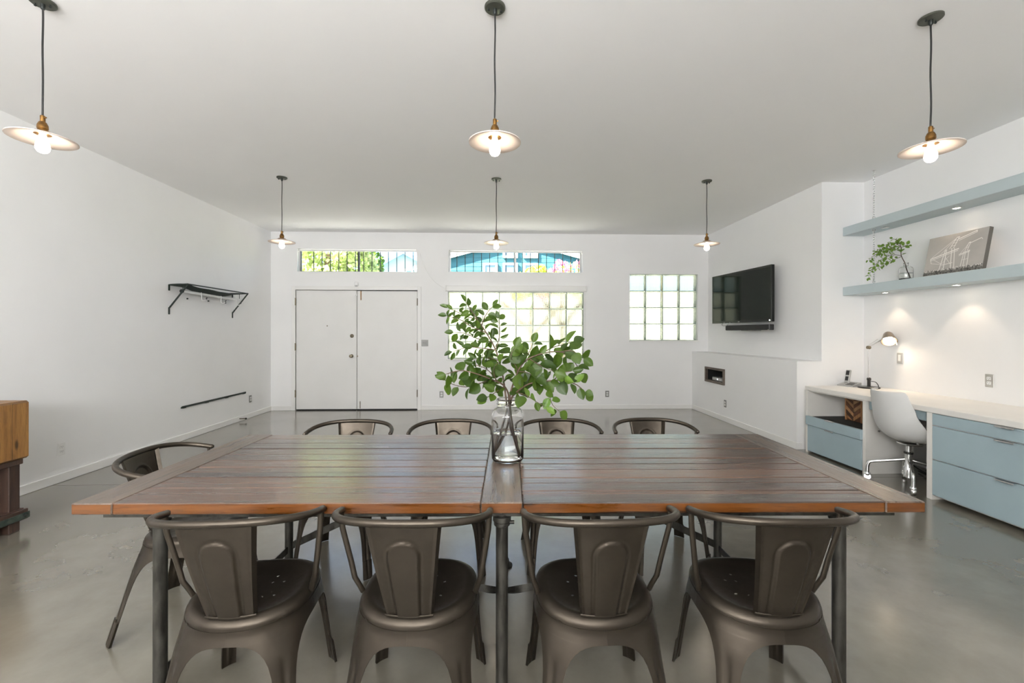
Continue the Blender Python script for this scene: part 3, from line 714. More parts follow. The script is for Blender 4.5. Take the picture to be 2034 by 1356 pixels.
branch('leafy_branch', 'tall leafy branch in the jar, leaning up and left in front of the glass blocks', (.075, 2.09, zt+.02),
       [(.088, 2.095, zt+.022), (.060, 2.09, zt+.16), (.040, 2.085, zt+.285), (.022, 2.10, 1.17), (-.012, 2.12, 1.29), (-.058, 2.11, 1.375), (-.105, 2.09, 1.445), (-.135, 2.08, 1.49), (-.150, 2.07, 1.515)],
       [[(-.012, 2.12, 1.29), (.004, 2.13, 1.345), (.008, 2.13, 1.40), (.002, 2.13, 1.435)], [(-.05, 2.11, 1.37), (-.12, 2.07, 1.40), (-.18, 2.05, 1.435), (-.235, 2.05, 1.45)],
        [(-.012, 2.12, 1.29), (-.08, 2.07, 1.30), (-.14, 2.06, 1.305), (-.21, 2.06, 1.285)], [(-.10, 2.09, 1.44), (-.15, 2.1, 1.45), (-.20, 2.1, 1.475), (-.235, 2.1, 1.49)],
        [(-.08, 2.1, 1.41), (-.06, 2.13, 1.46), (-.03, 2.14, 1.50), (.0, 2.14, 1.525)][:3], [(.0, 2.12, 1.24), (-.06, 2.1, 1.255), (-.11, 2.06, 1.25)],
        [(-.03, 2.11, 1.33), (-.10, 2.12, 1.345), (-.16, 2.13, 1.37), (-.21, 2.12, 1.375)]],
       (.045, .042), .0165, 11, LM3, .47)
branch('leafy_branch', 'low leafy branch in the jar, reaching out to the left over the table', (-.01, 2.075, zt+.02),
       [(-.012, 2.075, zt+.022), (.020, 2.085, zt+.16), (.052, 2.09, zt+.285), (.03, 2.07, 1.12), (-.03, 2.04, 1.155), (-.10, 2.01, 1.185), (-.17, 2.0, 1.20), (-.235, 2.0, 1.185)],
       [[(-.03, 2.04, 1.155), (-.09, 2.05, 1.135), (-.15, 2.05, 1.12), (-.21, 2.06, 1.13), (-.25, 2.06, 1.15)], [(.03, 2.07, 1.12), (-.01, 2.01, 1.10), (-.05, 1.98, 1.08)], [(.0, 2.06, 1.14), (-.05, 2.05, 1.20), (-.11, 2.05, 1.225)],
        [(-.01, 2.05, 1.15), (-.02, 2.01, 1.20), (.0, 1.98, 1.24)]],
       (.058, .046), .024, 12, LM, .48)
branch('leafy_branch', 'leafy branch in the jar, arching to the right with large round leaves', (.09, 2.08, zt+.02),
       [(.092, 2.06, zt+.022), (.070, 2.075, zt+.16), (.056, 2.085, zt+.285), (.075, 2.07, 1.14), (.12, 2.04, 1.235), (.20, 2.03, 1.275), (.29, 2.02, 1.285), (.345, 2.02, 1.25), (.385, 2.03, 1.19)],
       [[(.075, 2.07, 1.14), (.09, 2.06, 1.2), (.06, 2.05, 1.26), (.075, 2.05, 1.30)], [(.12, 2.04, 1.235), (.15, 2.08, 1.285), (.165, 2.09, 1.32)], [(.20, 2.03, 1.275), (.26, 2.05, 1.305), (.32, 2.06, 1.32), (.35, 2.06, 1.33)],
        [(.15, 2.03, 1.25), (.2, 1.99, 1.22), (.25, 1.97, 1.20)], [(.09, 2.06, 1.19), (.13, 2.02, 1.19), (.17, 1.99, 1.17)], [(.29, 2.02, 1.285), (.34, 2.0, 1.29), (.385, 1.99, 1.26)]],
       (.070, .054), .025, 13, LM, .47)
branch('leafy_branch', 'leafy branch in the jar, drooping low to the right over the table', (.03, 2.10, zt+.02),
       [(.0, 2.12, zt+.022), (.045, 2.10, zt+.16), (.062, 2.09, zt+.285), (.085, 2.06, 1.09), (.14, 2.02, 1.135), (.21, 2.0, 1.15), (.29, 1.99, 1.155), (.36, 2.0, 1.135), (.40, 2.0, 1.10)],
       [[(.19, 2.0, 1.15), (.225, 1.98, 1.11), (.245, 1.97, 1.05), (.275, 1.97, 1.02)], [(.085, 2.06, 1.09), (.12, 2.0, 1.09), (.16, 1.97, 1.07), (.21, 1.96, 1.04)], [(.085, 2.06, 1.09), (.11, 2.08, 1.13), (.14, 2.09, 1.18)], [(.25, 1.99, 1.155), (.29, 1.97, 1.19), (.33, 1.96, 1.20)]],
       (.062, .048), .025, 14, LM+LM2[:1], .50)

# ------------------------------------------------------------------ left wall: rack, shoe rail, butcher block
t = thing('coat_rack', 'dark iron wall rack with a sagging sling shelf and a white rail', 'coat rack', (XL, 5.47, 1.60)); YN, YR_ = 0.0, 1.275
for y in (YN, YR_):
    b = MB(); b.cbox(0, .008, y-.012, y+.012, 0, .085, .002).cbox(0, .008, y-.012, y+.012, .29, .365, .002)
    b.tube([(.004, y, .075), (.23, y, .365)], .010, 8).tube([(.004, y, .36), (.23, y, .37)], .009, 8)
    obj('bracket', b, M['rack_iron'], t, 40)
obj('front_rail', MB().tube([(.23, YN-.01, .370), (.23, YR_+.01, .370)], .008, 8), M['rack_iron'], t, 40)
obj('back_rail', MB().tube([(.012, YN, .360), (.012, YR_, .360)], .007, 8), M['rack_iron'], t, 40)
rows = []
for i in range(25):
    v = i/24.; row = []
    for j in range(9):
        u = j/8.; sag = .085*math.sin(PI*min(1, v*1.02))**.9*(.45+.55*math.sin(PI*u)) 
        row.append(Vector((.014+u*.214, YN+.01+v*(YR_-.02), .372 - sag + .006*math.sin(v*14+u*3))))
    rows.append(row)
obj('sling_shelf', MB().grid(rows), M['mesh_fabric'], t, 80, solid=.004)
obj('hanging_rail', MB().tube([(.125, .05, .288), (.125, 1.262, .270)], .019, 16), M['white_plastic'], t, 40)
obj('rail_cap', MB().tube([(.125, .035, .2885), (.125, .052, .288)], .023, 16), M['black_plastic'], t, 40)
for y in (YN, YR_): obj('rail_hanger', MB().tube([(.125, y+.06 if y == 0 else y-.03, .288), (.125, y+.06 if y == 0 else y-.03, .362)], .004, 6), M['rack_iron'], t)
for k, y in enumerate((.36, .76, 1.12)):
    hk = thing('s_hook', ('white S hook on the wall rack rail, nearest the camera', 'white S hook in the middle of the wall rack rail', 'white S hook at the far end of the wall rack rail')[k], 'hook', (XL+.125, 5.47+y, 1.60), 0, 'hooks on the coat rack')
    zc = .288 - .0146*(y-.05)
    b = MB().tube(smooth_path([(-.024, 0, zc-.01), (-.024, 0, zc+.015), (0, 0, zc+.026), (.027, 0, zc+.012), (.029, 0, zc-.05), (.030, 0, zc-.075), (.048, 0, zc-.09), (.075, 0, zc-.085), (.088, 0, zc-.068)], 4), .004, 8)
    obj('wire', b, M['white_plastic'], hk, 60); obj('tip', MB().tube([(.086, 0, zc-.071), (.098, 0, zc-.048)], .007, 8), M['black_plastic'], hk, 40)
for y in (.31, .72, 1.1): obj('wall_peg', MB().tube([(0, y, .215), (.014, y, .216)], .009, 8), M['rack_iron'], t, 40)
t = thing('shoe_rail', 'long thin black iron rail mounted low on the left wall', 'rail', (XL, 5.66, .42))
obj('bar', MB().cbox(.018, .030, 0, 1.40, 0, .024, .002), M['rack_iron'], t)
for y in (.04, .48, .92, 1.36): obj('bracket', MB().cbox(0, .030, y-.03, y+.03, -.006, .010, .002), M['rack_iron'], t)

t = thing('butcher_block', 'thick wooden butcher block table at the left edge of the picture', 'table', (-3.64, 2.80, 0))
bx, by = .36, .375
b = MB()
obj('block', MB().cbox(-bx, bx, -by, by, .50, .90, .014), M['block_wood'], t, 40)
obj('apron', MB().cbox(-bx+.03, bx-.022, -by+.03, by-.025, .462, .4995, .004), M['dark_wood'], t)
src = None
for sx in (-1, 1):
    for sy in (-1, 1):
        if src is None: src = obj('leg', MB().cbox(-.036, .036, -.036, .036, 0, .4615, .004), M['dark_wood'], t, loc=(sx*(bx-.075), sy*(by-.066), 0))
        else: clone_mesh('leg', src, t, (sx*(bx-.075), sy*(by-.066), 0))
for k in range(5): obj('shelf_plank', MB().cbox(-bx+.04, bx-.035, -by+.01+k*.147, -by+.01+k*.147+.143, .128, .150, .003), M['dark_wood'], t)
for s in (-1, 1):
    rl = obj('shelf_rail', MB().cbox(s*(bx-.0225)-.0125, s*(bx-.0225)+.0125, -by+.005, by-.005, .075, .145, .003), M['dark_wood'], t)
    st = obj('iron_strap', MB().cbox(s*(bx-.006)-.003, s*(bx-.006)+.003, -by, by, .082, .124, .002), M['green_strap'], rl)
obj('bolt', MB().lathe([(.012, 0), (.012, .006), (.005, .010)], 12, M4=Matrix.Translation((bx-.004, by-.035, .104)) @ Matrix.Rotation(PI/2, 4, 'Y')), M['black_iron'], t, 40)

# ------------------------------------------------------------------ television, sound bar, niche
TVa = math.atan2(.137, 1.36)
t = thing('television', 'flat black television angled out from the right wall on a bracket', 'television', (3.632, 6.48, 1.535), R(-90)+TVa)
w_, h_ = .683, .775           # local +x runs towards the camera end, -y faces the room
def tvbox(b, x0, x1, z0, z1, y0, y1, c=.003): return b.cbox(x0, x1, y0, y1, z0, z1, c)
obj('cabinet', tvbox(MB(), -w_, w_, 0, h_, .002, .045), M['bezel'], t)
obj('bezel', tvbox(tvbox(tvbox(tvbox(MB(), -w_, w_, 0, .034, -.004, .003, .001), -w_, w_, h_-.026, h_, -.004, .003, .001), -w_, -w_+.024, .034, h_-.026, -.004, .003, .001), w_-.024, w_, .034, h_-.026, -.004, .003, .001), M['bezel'], t)
obj('screen', MB().box(-w_+.024, w_-.024, -.001, .002, .034, h_-.026), M['screen'], t)
obj('logo', MB().box(-.02, .02, -.005, -.004, .012, .019), M['grey_plastic'], t)
obj('status_light', MB().cbox(w_-.04, w_-.022, -.0055, -.004, .012, .026, .002), M['led'], t)
obj('wall_mount', MB().cbox(-.20, .20, .045, .070, .22, .56, .004).cbox(-.05, .05, .07, .135, .34, .44, .004), M['black_iron'], t)
t = thing('sound_bar', 'slim black sound bar below the television', 'speaker', (3.650, 6.285, 1.42), R(-90)+TVa)
obj('body', MB().cbox(-.485, .485, -.03, .045, 0, .080, .008), M['black_plastic'], t)
obj('grille', MB().cbox(-.475, .475, -.033, -.029, .006, .074, .003), M['rubber'], t)
obj('bracket', MB().cbox(-.14, .10, -.005, .145, -.008, 0, .002), M['steel'], t)
obj('end_badge', MB().cbox(.455, .478, -.0345, -.032, -.004, .008, .001), M['grey_plastic'], t)
tag(obj('tv_cable', MB().tube(smooth_path([(3.63, 6.82, 1.56), (3.56, 6.84, 1.52), (3.555, 6.80, 1.495), (3.57, 6.72, 1.50), (3.63, 6.68, 1.56)], 6), .006, 8), M['grey_plastic'], None, 60), 'grey cable loop hanging below the far end of the television', 'cable')
t = thing('niche_frame', 'reclaimed wood frame around a niche in the low white wall', 'frame', (XR, (NI[0]+NI[1])/2, NI[2]))
hw = (NI[1]-NI[0])/2; hh = NI[3]-NI[2]
obj('frame_board', MB().cbox(-.022, .02, -hw-.034, hw+.034, hh-.004, hh+.032, .003), M['barn_wood'], t)
obj('frame_board', MB().cbox(-.022, .02, -hw-.034, hw+.034, -.034, .004, .003), M['barn_wood'], t)
obj('frame_board', MB().cbox(-.022, .02, -hw-.034, -hw+.004, .004, hh-.004, .003), M['barn_wood'], t)
obj('frame_board', MB().cbox(-.022, .02, hw-.004, hw+.034, .004, hh-.004, .003), M['barn_wood'], t)
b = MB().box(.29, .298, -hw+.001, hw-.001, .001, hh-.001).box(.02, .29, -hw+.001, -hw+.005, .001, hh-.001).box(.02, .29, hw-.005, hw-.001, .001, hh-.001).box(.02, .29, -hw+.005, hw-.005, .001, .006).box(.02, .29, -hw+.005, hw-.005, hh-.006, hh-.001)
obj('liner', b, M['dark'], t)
t = thing('media_player', 'small grey media box with a white light inside the wood framed niche', 'media player', (XR+.08, 7.02, NI[2]+.0065))
obj('case', MB().cbox(-.05, .09, -.16, .16, 0, .052, .006), M['grey_plastic'], t); obj('indicator', MB().box(-.052, -.0495, -.022, -.008, .018, .032), M['led'], t)

# ------------------------------------------------------------------ desk run
XD = 3.59
DT = .765
tag(obj('worktop', MB().cbox(XD-.012, XW-.002, 2.36, 4.985, DT-.048, DT, .004), M['laminate'], None), 'long white laminate worktop along the alcove wall', 'worktop')
def pull(parent, y, z): obj('handle', MB().cbox(XD-.038, XD-.012, y-.06, y+.06, z-.002, z+.003, .001).cbox(XD-.040, XD-.036, y-.06, y+.06, z-.007, z+.003, .001), M['chrome'], parent)
zt_ = DT-.049
t = thing('open_cabinet', 'white low cabinet with an open shelf over blue grey drawers, left end of the desk', 'cabinet')
obj('side_panel', MB().cbox(XD-.006, 4.07, 4.950, 4.982, .0, zt_, .002), M['laminate'], t)
obj('side_panel', MB().cbox(XD-.006, 4.07, 4.155, 4.188, .0, zt_, .002), M['laminate'], t)
obj('carcass', MB().box(4.04, 4.07, 4.188, 4.95, .03, zt_).box(XD+.025, 4.04, 4.188, 4.95, .395, .41).box(XD+.03, 4.04, 4.188, 4.95, .03, .045).box(XD+.01, 4.04, 4.188, 4.95, zt_-.012, zt_), M['laminate'], t)
d = obj('drawer', MB().cbox(XD-.030, XD+.004, 4.185, 4.953, .325, .425, .003).box(XD+.004, XD+.02, 4.20, 4.94, .34, .39), M['blue_paint'], t); pull(d, 4.59, .427)
d = obj('drawer', MB().cbox(XD-.012, XD+.008, 4.192, 4.946, .022, .319, .003), M['blue_paint'], t); pull(d, 4.59, .321)
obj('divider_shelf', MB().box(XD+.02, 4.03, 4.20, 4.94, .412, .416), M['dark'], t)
t = thing('drawer_cabinet', 'white cabinet with three blue grey drawers at the right edge of the picture', 'cabinet')
obj('side_panel', MB().cbox(XD-.006, 4.07, 3.497, 3.545, 0, zt_, .002), M['laminate'], t)
obj('side_panel', MB().cbox(XD-.006, 4.07, 2.375, 2.415, 0, zt_, .002), M['laminate'], t)
obj('carcass', MB().box(4.04, 4.07, 2.415, 3.497, .03, zt_).box(XD+.02, 4.04, 2.415, 3.497, .03, .05).box(XD+.012, XD+.03, 2.415, 3.497, .05, zt_), M['laminate'], t)
for z0, z1 in ((.620, .712), (.340, .612), (.045, .332)):
    d = obj('drawer', MB().cbox(XD-.012, XD+.009, 2.42, 3.492, z0, z1, .003), M['blue_paint'], t); pull(d, 2.96, z1+.001)
t = thing('pencil_drawer', 'shallow blue grey drawer under the worktop behind the white chair', 'drawer', (XD, 3.85, zt_))
obj('front', MB().cbox(.03, .05, -.303, .303, -.085, -.001, .003), M['blue_paint'], t)
obj('tray', MB().box(.05, .40, -.29, .29, -.075, -.068).box(.05, .40, -.29, -.283, -.068, -.01).box(.05, .40, .283, .29, -.068, -.01).box(.393, .40, -.283, .283, -.068, -.01).box(.06, .38, -.303, -.29, -.03, -.001).box(.06, .38, .29, .303, -.03, -.001), M['laminate'], t)
# chevron wood piece in the open shelf
t = thing('chevron_panel', 'wooden panel with a chevron pattern standing in the open desk shelf', 'wood art', (3.86, 4.635, .4165), R(-90))
obj('backing', MB().cbox(-.10, .10, .018, .032, 0, .24, .002), M['walnut_strip'], t)
obj('frame_edge', MB().cbox(-.112, -.10, .0, .034, 0, .246, .002).cbox(.10, .112, .0, .034, 0, .246, .002), M['oak_strip'], t)
for k in range(-1, 6):
    for s in (-1, 1):
        z0 = k*.045
        def cl(z): return min(.239, max(.001, z))
        q = [(0, cl(z0)), (s*.10, cl(z0+.075)), (s*.10, cl(z0+.117)), (0, cl(z0+.042))]
        if q[3][1]-q[0][1] < .004 and q[2][1]-q[1][1] < .004: continue
        vs = [(x, y, z) for y in (.004+.003*(k % 2), .0175) for (x, z) in q]
        obj('strip', MB().add(vs, [(0, 1, 2, 3), (7, 6, 5, 4), (0, 4, 5, 1), (1, 5, 6, 2), (2, 6, 7, 3), (3, 7, 4, 0)]), M['oak_strip'] if (k+(s > 0)) % 2 else M['walnut_strip'], t)
tag(obj('power_plug', MB().cbox(3.94, 4.0, 4.42, 4.56, .555, .585, .006).tube([(3.97, 4.42, .57), (3.99, 4.36, .55), (4.03, 4.30, .46)], .006, 6), M['white_plastic'], None), 'white power block with lead in the open desk shelf', 'power block')
# cables on the floor below the desk
b = MB(); rg = random.Random(5)
for k in range(6):
    pts = [(4.20+rg.uniform(-.1, .1), 3.60+i*.09+rg.uniform(-.06, .06), .012+abs(rg.gauss(0, .03))) for i in range(7)]
    b.tube(smooth_path(pts, 4), .006, 6)
tag(obj('cable_tangle', b, M['black_plastic'], None, 60), 'tangle of black cables on the floor below the desk', 'cables')
t = thing('power_strip', 'white power strip on the wall under the desk with cables', 'power strip', (XW, 3.80, .25), R(-90))
obj('body', MB().cbox(-.14, .14, -.035, 0, -.02, .02, .005), M['white_plastic'], t)
for k in range(4): obj('socket', MB().cbox(-.11+k*.06-.014, -.11+k*.06+.014, -.037, -.034, -.012, .012, .002), M['grey_plastic'], t)

# desk lamp
t = thing('desk_lamp', 'chrome adjustable desk lamp, lit, on the worktop', 'lamp', (4.13, 4.74, DT))
obj('base', MB().lathe([(.098, 0), (.100, .004), (.100, .012), (.094, .017), (.03, .020), (.012, .022)], 36), M['black_plastic'], t, 35)
obj('lower_joint', MB().lathe([(.016, .018), (.016, .085), (.020, .092), (.020, .108), (.012, .118)], 18), M['black_plastic'], t, 35)
obj('cord', MB().tube(smooth_path([(.015, -.01, .075), (.045, -.035, .07), (.06, -.05, .04), (.062, -.055, .018)], 5), .004, 8), M['black_plastic'], t, 60)
obj('lower_arm', MB().tube([(0, .006, .10), (0, .006, .445)], .0055, 10).tube([(-.012, -.006, .11), (-.012, -.006, .445)], .0035, 8), M['chrome'], t, 60)
obj('elbow', MB().lathe([(.004, -.018), (.019, -.014), (.019, .014), (.004, .018)], 18, M4=Matrix.Translation((-.004, 0, .452)) @ Matrix.Rotation(PI/2, 4, 'X')), M['hinge'], t, 35)
HEADV = Vector((.165, -.062, .575))
obj('upper_arm', MB().tube([(0, 0, .455), HEADV-Vector((.03, -.015, .016))], .0055, 10).tube([(-.004, 0, .478), (.07, -.034, .545)], .0025, 8), M['chrome'], t, 60)
ax = Vector((-.40, -.58, -.72)).normalized(); q = ax.to_track_quat('Z', 'Y').to_matrix().to_4x4(); Mh = Matrix.Translation(HEADV - ax*.03) @ q
hd = obj('lamp_head', MB().lathe([(.012, -.022), (.030, -.018), (.042, 0), (.050, .03), (.064, .075), (.072, .105), (.069, .105), (.060, .072), (.046, .03), (.030, .006), (.006, .004)], 32, M4=Mh), mat('bronze_lamp_head', (.30, .25, .20), .32, .85), t, 50)
obj('bulb', MB().lathe([(.012, .008), (.024, .03), (.034, .055), (.030, .074), (.014, .086), (.003, .088)], 20, M4=Mh), M['lamp_glow'], hd, 60)
obj('tilt_pin', MB().tube([Mh @ Vector((.058, 0, .09)), Mh @ Vector((.060, 0, .155))], .003, 6), M['chrome'], hd)
dl = bpy.data.lights.new('desk_lamp_light', 'SPOT'); dl.energy = 3.5; dl.color = (1, .74, .50); dl.spot_size = R(120); dl.spot_blend = .5; dl.shadow_soft_size = .03
do = bpy.data.objects.new('desk_lamp_light', dl); C.objects.link(do); do.parent = t
do.matrix_local = Matrix.Translation(HEADV + ax*.066) @ (-ax).to_track_quat('Z', 'Y').to_matrix().to_4x4()
# phone
t = thing('cordless_phone', 'silver and black cordless phone standing in its keypad base', 'phone', (4.065, 4.935, DT), R(-72))
b = MB(); vs = [(-.085, -.075, 0), (.085, -.075, 0), (.085, .075, 0), (-.085, .075, 0), (-.085, -.075, .014), (.085, -.075, .014), (.085, .075, .045), (-.085, .075, .045)]
b.add(vs, [(3, 2, 1, 0), (4, 5, 6, 7), (0, 1, 5, 4), (1, 2, 6, 5), (2, 3, 7, 6), (3, 0, 4, 7)]); bs_ = obj('base', b, M['grey_plastic'], t)
sl_ = math.atan2(.031, .15)
for i in range(4):
    for j in range(4): obj('key', MB().cbox(-.006, .006, -.008, .008, 0, .003, .001, 0, Matrix.Translation((.0+.02*i, -.048+.026*j, .0195+.026*j*.2067)) @ Matrix.Rotation(sl_, 4, 'X')), M['black_plastic'], bs_)
Mx = Matrix.Translation((-.045, .03, .036)) @ Matrix.Rotation(R(-14), 4, 'X')
hs = obj('handset', MB().cbox(-.024, .024, -.012, .014, -.006, .150, .006, 0, Mx), M['grey_plastic'], t)
obj('display', MB().cbox(-.019, .019, -.0135, -.0115, .085, .140, .001, 0, Mx), M['black_plastic'], hs)
obj('handset_keys', MB().cbox(-.017, .017, -.0135, -.0115, .02, .07, .001, 0, Mx), M['black_plastic'], hs)

# wall shelves with puck lights
def puck(parent, x, y, z, lit, energy):
    p = obj('puck_light', MB().lathe([(.036, .004), (.036, -.006), (.030, -.010), (.026, -.008), (.026, .004)], 24, (x, y, z)), M['chrome'], parent, 35)
    obj('lens', MB().lathe([(.025, .002), (.025, -.0075), (.01, -.009), (.002, -.009)], 20, (x, y, z)), M['puck_glow'] if lit else M['white_plastic'], p, 35)
    if lit:
        d_ = bpy.data.lights.new('puck_beam', 'SPOT'); d_.energy = energy; d_.color = (1, .76, .54); d_.spot_size = R(92); d_.spot_blend = .5; d_.shadow_soft_size = .025
        o_ = bpy.data.objects.new('puck_beam', d_); C.objects.link(o_); o_.parent = p; o_.location = (x, y, z-.014)
for z0, lab, lits in ((1.822, 'lower blue grey wall shelf holding a canvas print and a bottle', (1, 1, 1)), (2.530, 'upper blue grey wall shelf, empty, hung on a chain near the ceiling', (0, 1, 1))):
    t = thing('wall_shelf', lab, 'shelf', (0, 0, 0), 0, 'blue grey wall shelves')
    obj('board', MB().cbox(4.095, XW-.0005, 2.2, YA-.001, z0, z0+.10, .003), M['shelf_paint'], t)
    for (y, l_) in zip((4.62, 3.88, 3.05), lits): puck(t, 4.205, y, z0, l_, 2.8)
t = thing('shelf_chain', 'galvanised chain hanging from the ceiling through the wall shelves', 'chain', (4.150, 4.70, HC))
obj('ceiling_hook', MB().lathe([(.018, 0), (.018, -.004), (.006, -.006), (.005, -.02)], 14).tube([(.0, .0, -.018), (.012, 0, -.03), (.010, 0, -.045), (-.004, 0, -.05)], .003, 6), M['chrome'], t, 40)
b = MB(); z = -.045; k = 0
while HC+z > 1.96:
    if not (2.50 < HC+z-.016 < 2.645):
        M4 = Matrix.Translation((0, 0, z-.016)) @ Matrix.Rotation(PI/2*(k % 2), 4, 'Z')
        lp = [M4 @ Vector((.0085*math.cos(a), 0, .0165*math.sin(a))) for a in [2*PI*i/10 for i in range(11)]]
        b.tube(lp, .0026, 5, caps=False)
    z -= .0255; k += 1
obj('links', b, M['chrome'], t, 80, kind='stuff')
for z in (2.655, 2.515, 1.945): obj('eye_bolt', MB().tube([(.014*math.cos(a), 0, z-HC+.014*math.sin(a)) for a in [2*PI*i/14 for i in range(15)]], .004, 6, caps=False).tube([(0, 0, z-HC-.014), (0, 0, z-HC-.022)] if z != 2.515 else [(0, 0, z-HC+.014), (0, 0, z-HC+.016)], .004, 6), M['chrome'], t, 60)

# bottle with branch on the shelf
ZS = 1.922
SX, SY = 4.165, 4.335
t = thing('glass_bottle', 'small clear glass bottle with water on the lower wall shelf', 'bottle', (SX, SY, ZS+.001))
bo = [(.050, 0), (.056, .004), (.058, .012), (.058, .105), (.052, .122), (.034, .134), (.020, .140), (.018, .160), (.022, .163), (.022, .170), (.018, .172)]
bi = [(.0145, .170), (.0145, .142), (.030, .131), (.048, .119), (.0545, .104), (.0545, .012), (.048, .007), (.003, .007)]
obj('bottle_body', MB().lathe(bo+bi, 36), M['glass'], t, 50)
obj('water', MB().lathe([(.003, .0075), (.0475, .0075), (.054, .0125), (.054, .066), (.053, .065), (.003, .065)], 36), M['water'], t, 50)
z0 = ZS
branch('leafy_branch', 'small leafy branch in the shelf bottle, drooping left past the chain', (SX, SY-.03, z0+.01),
       [(SX, SY-.042, z0+.012), (SX-.004, SY-.01, z0+.11), (SX-.006, SY+.002, z0+.165), (SX-.03, SY+.02, z0+.25), (SX-.04, SY+.015, z0+.34), (SX-.05, SY+.04, z0+.405), (SX-.06, SY+.08, z0+.435)],
       [[(SX-.03, SY+.02, z0+.25), (SX-.05, SY+.09, z0+.27), (SX-.06, SY+.17, z0+.26), (SX-.065, SY+.26, z0+.22), (SX-.07, SY+.33, z0+.15), (SX-.07, SY+.37, z0+.07)],
        [(SX-.035, SY+.02, z0+.29), (SX-.05, SY+.10, z0+.34), (SX-.06, SY+.19, z0+.345), (SX-.07, SY+.28, z0+.31), (SX-.08, SY+.36, z0+.26)],
        [(SX-.04, SY+.015, z0+.34), (SX-.05, SY+.07, z0+.385), (SX-.06, SY+.14, z0+.395), (SX-.07, SY+.21, z0+.37), (SX-.08, SY+.27, z0+.33)],
        [(SX-.03, SY+.02, z0+.24), (SX-.05, SY+.07, z0+.22), (SX-.06, SY+.13, z0+.205), (SX-.06, SY+.2, z0+.185), (SX-.07, SY+.26, z0+.15)],
        [(SX-.04, SY+.015, z0+.33), (SX-.03, SY-.03, z0+.345), (SX-.03, SY-.055, z0+.34)], [(SX-.04, SY+.02, z0+.36), (SX-.06, SY+.02, z0+.37), (SX-.08, SY+.09, z0+.33), (SX-.09, SY+.16, z0+.29)]],
       (.036, .036), .017, 21, LM2, .55, .0055, Vector((-.75, -.65, .25)))
# canvas with harbour cranes, leaning on the wall
t = thing('canvas_print', 'grey canvas photograph of white harbour cranes leaning on the lower shelf', 'picture', (4.133, 3.866, ZS+.002))
CW, CHt = .262, .375
tilt = math.asin(.072/.375)
Mt = Matrix.Rotation(tilt, 4, 'Y') @ Matrix.Rotation(R(-90), 4, 'Z')        # local x -> -Y(world) ... face towards -X
Mt = Matrix.Rotation(tilt, 4, 'Y') @ Matrix(((0, 1, 0, 0), (-1, 0, 0, 0), (0, 0, 1, 0), (0, 0, 0, 1)))
def cv(mb_, name, m, parent=t): return obj(name, mb_, m, parent)
cb = obj('canvas', MB().cbox(-CW, CW, 0, .036, 0, CHt, .003, 0, Mt, {(1, 0): 1}), [M['canvas_edge'], M['canvas_grey']], t)
def strip(b, p, q, wd):
    p = Vector((p[0], 0, p[1])); q = Vector((q[0], 0, q[1])); d_ = (q-p).normalized(); nrm = Vector((-d_.z, 0, d_.x))*wd/2
    vs = [p+nrm, p-nrm, q-nrm, q+nrm]; b.add([Mt @ Vector((v_.x, -.0008, v_.z)) for v_ in vs], [(0, 1, 2, 3)])
b = MB()
# large crane: legs, portal, boom, mast, stays
for (p, q, wd) in (((-.115, .04), (-.085, .235), .007), ((-.075, .04), (-.075, .235), .007), ((-.010, .045), (-.030, .24), .007), ((.02, .045), (-.005, .235), .006),
                   ((-.215, .165), (.035, .225), .010), ((-.215, .150), (.03, .208), .005), ((-.10, .09), (.0, .10), .005), ((-.05, .235), (.0, .335), .006), ((-.015, .235), (.02, .335), .006), ((-.04, .26), (.0, .26), .004), ((-.03, .285), (.01, .285), .004), ((-.02, .31), (.015, .31), .004),
                   ((0, .335), (.025, .335), .008), ((.015, .315), (.165, .362), .008), ((.02, .30), (.165, .348), .005), ((.165, .345), (.165, .364), .006), ((.005, .335), (-.205, .175), .0035), ((.0, .33), (-.13, .19), .0035), ((-.215, .165), (-.20, .12), .004), ((-.20, .12), (-.11, .10), .003), ((-.19, .16), (-.10, .10), .003), ((-.1, .1), (-.04, .17), .003), ((-.08, .17), (-.02, .09), .003)): strip(b, p, q, wd)
# small crane
for (p, q, wd) in (((.075, .05), (.085, .19), .005), ((.098, .05), (.098, .19), .005), ((.13, .052), (.125, .195), .005), ((.045, .165), (.135, .188), .007), ((.045, .155), (.135, .178), .004), ((.09, .19), (.115, .265), .005), ((.11, .19), (.128, .265), .005), ((.115, .265), (.13, .265), .005), ((.12, .255), (.215, .287), .006), ((.215, .28), (.222, .272), .005), ((.12, .265), (.055, .172), .003), ((.095, .22), (.12, .22), .003), ((.08, .11), (.13, .115), .003)): strip(b, p, q, wd)
cv(b, 'crane_print', M['print_white'], cb)
b = MB(); rg = random.Random(9)
strip(b, (-.26, .012), (.26, .012), .022)
for k in range(46):
    x = -.255+k*.0112; strip(b, (x, .022), (x+.004, .022+rg.uniform(.008, .035)), rg.uniform(.006, .014))
cv(b, 'shore_print', M['print_black'], cb)
b = MB()
for k in range(26): 
    x = -.25+k*.0195; strip(b, (x, .03+rg.uniform(0, .03)), (x+.012, .03+rg.uniform(0, .03)), .004)
o_ = cv(b, 'shore_lights', M['print_white'], cb)

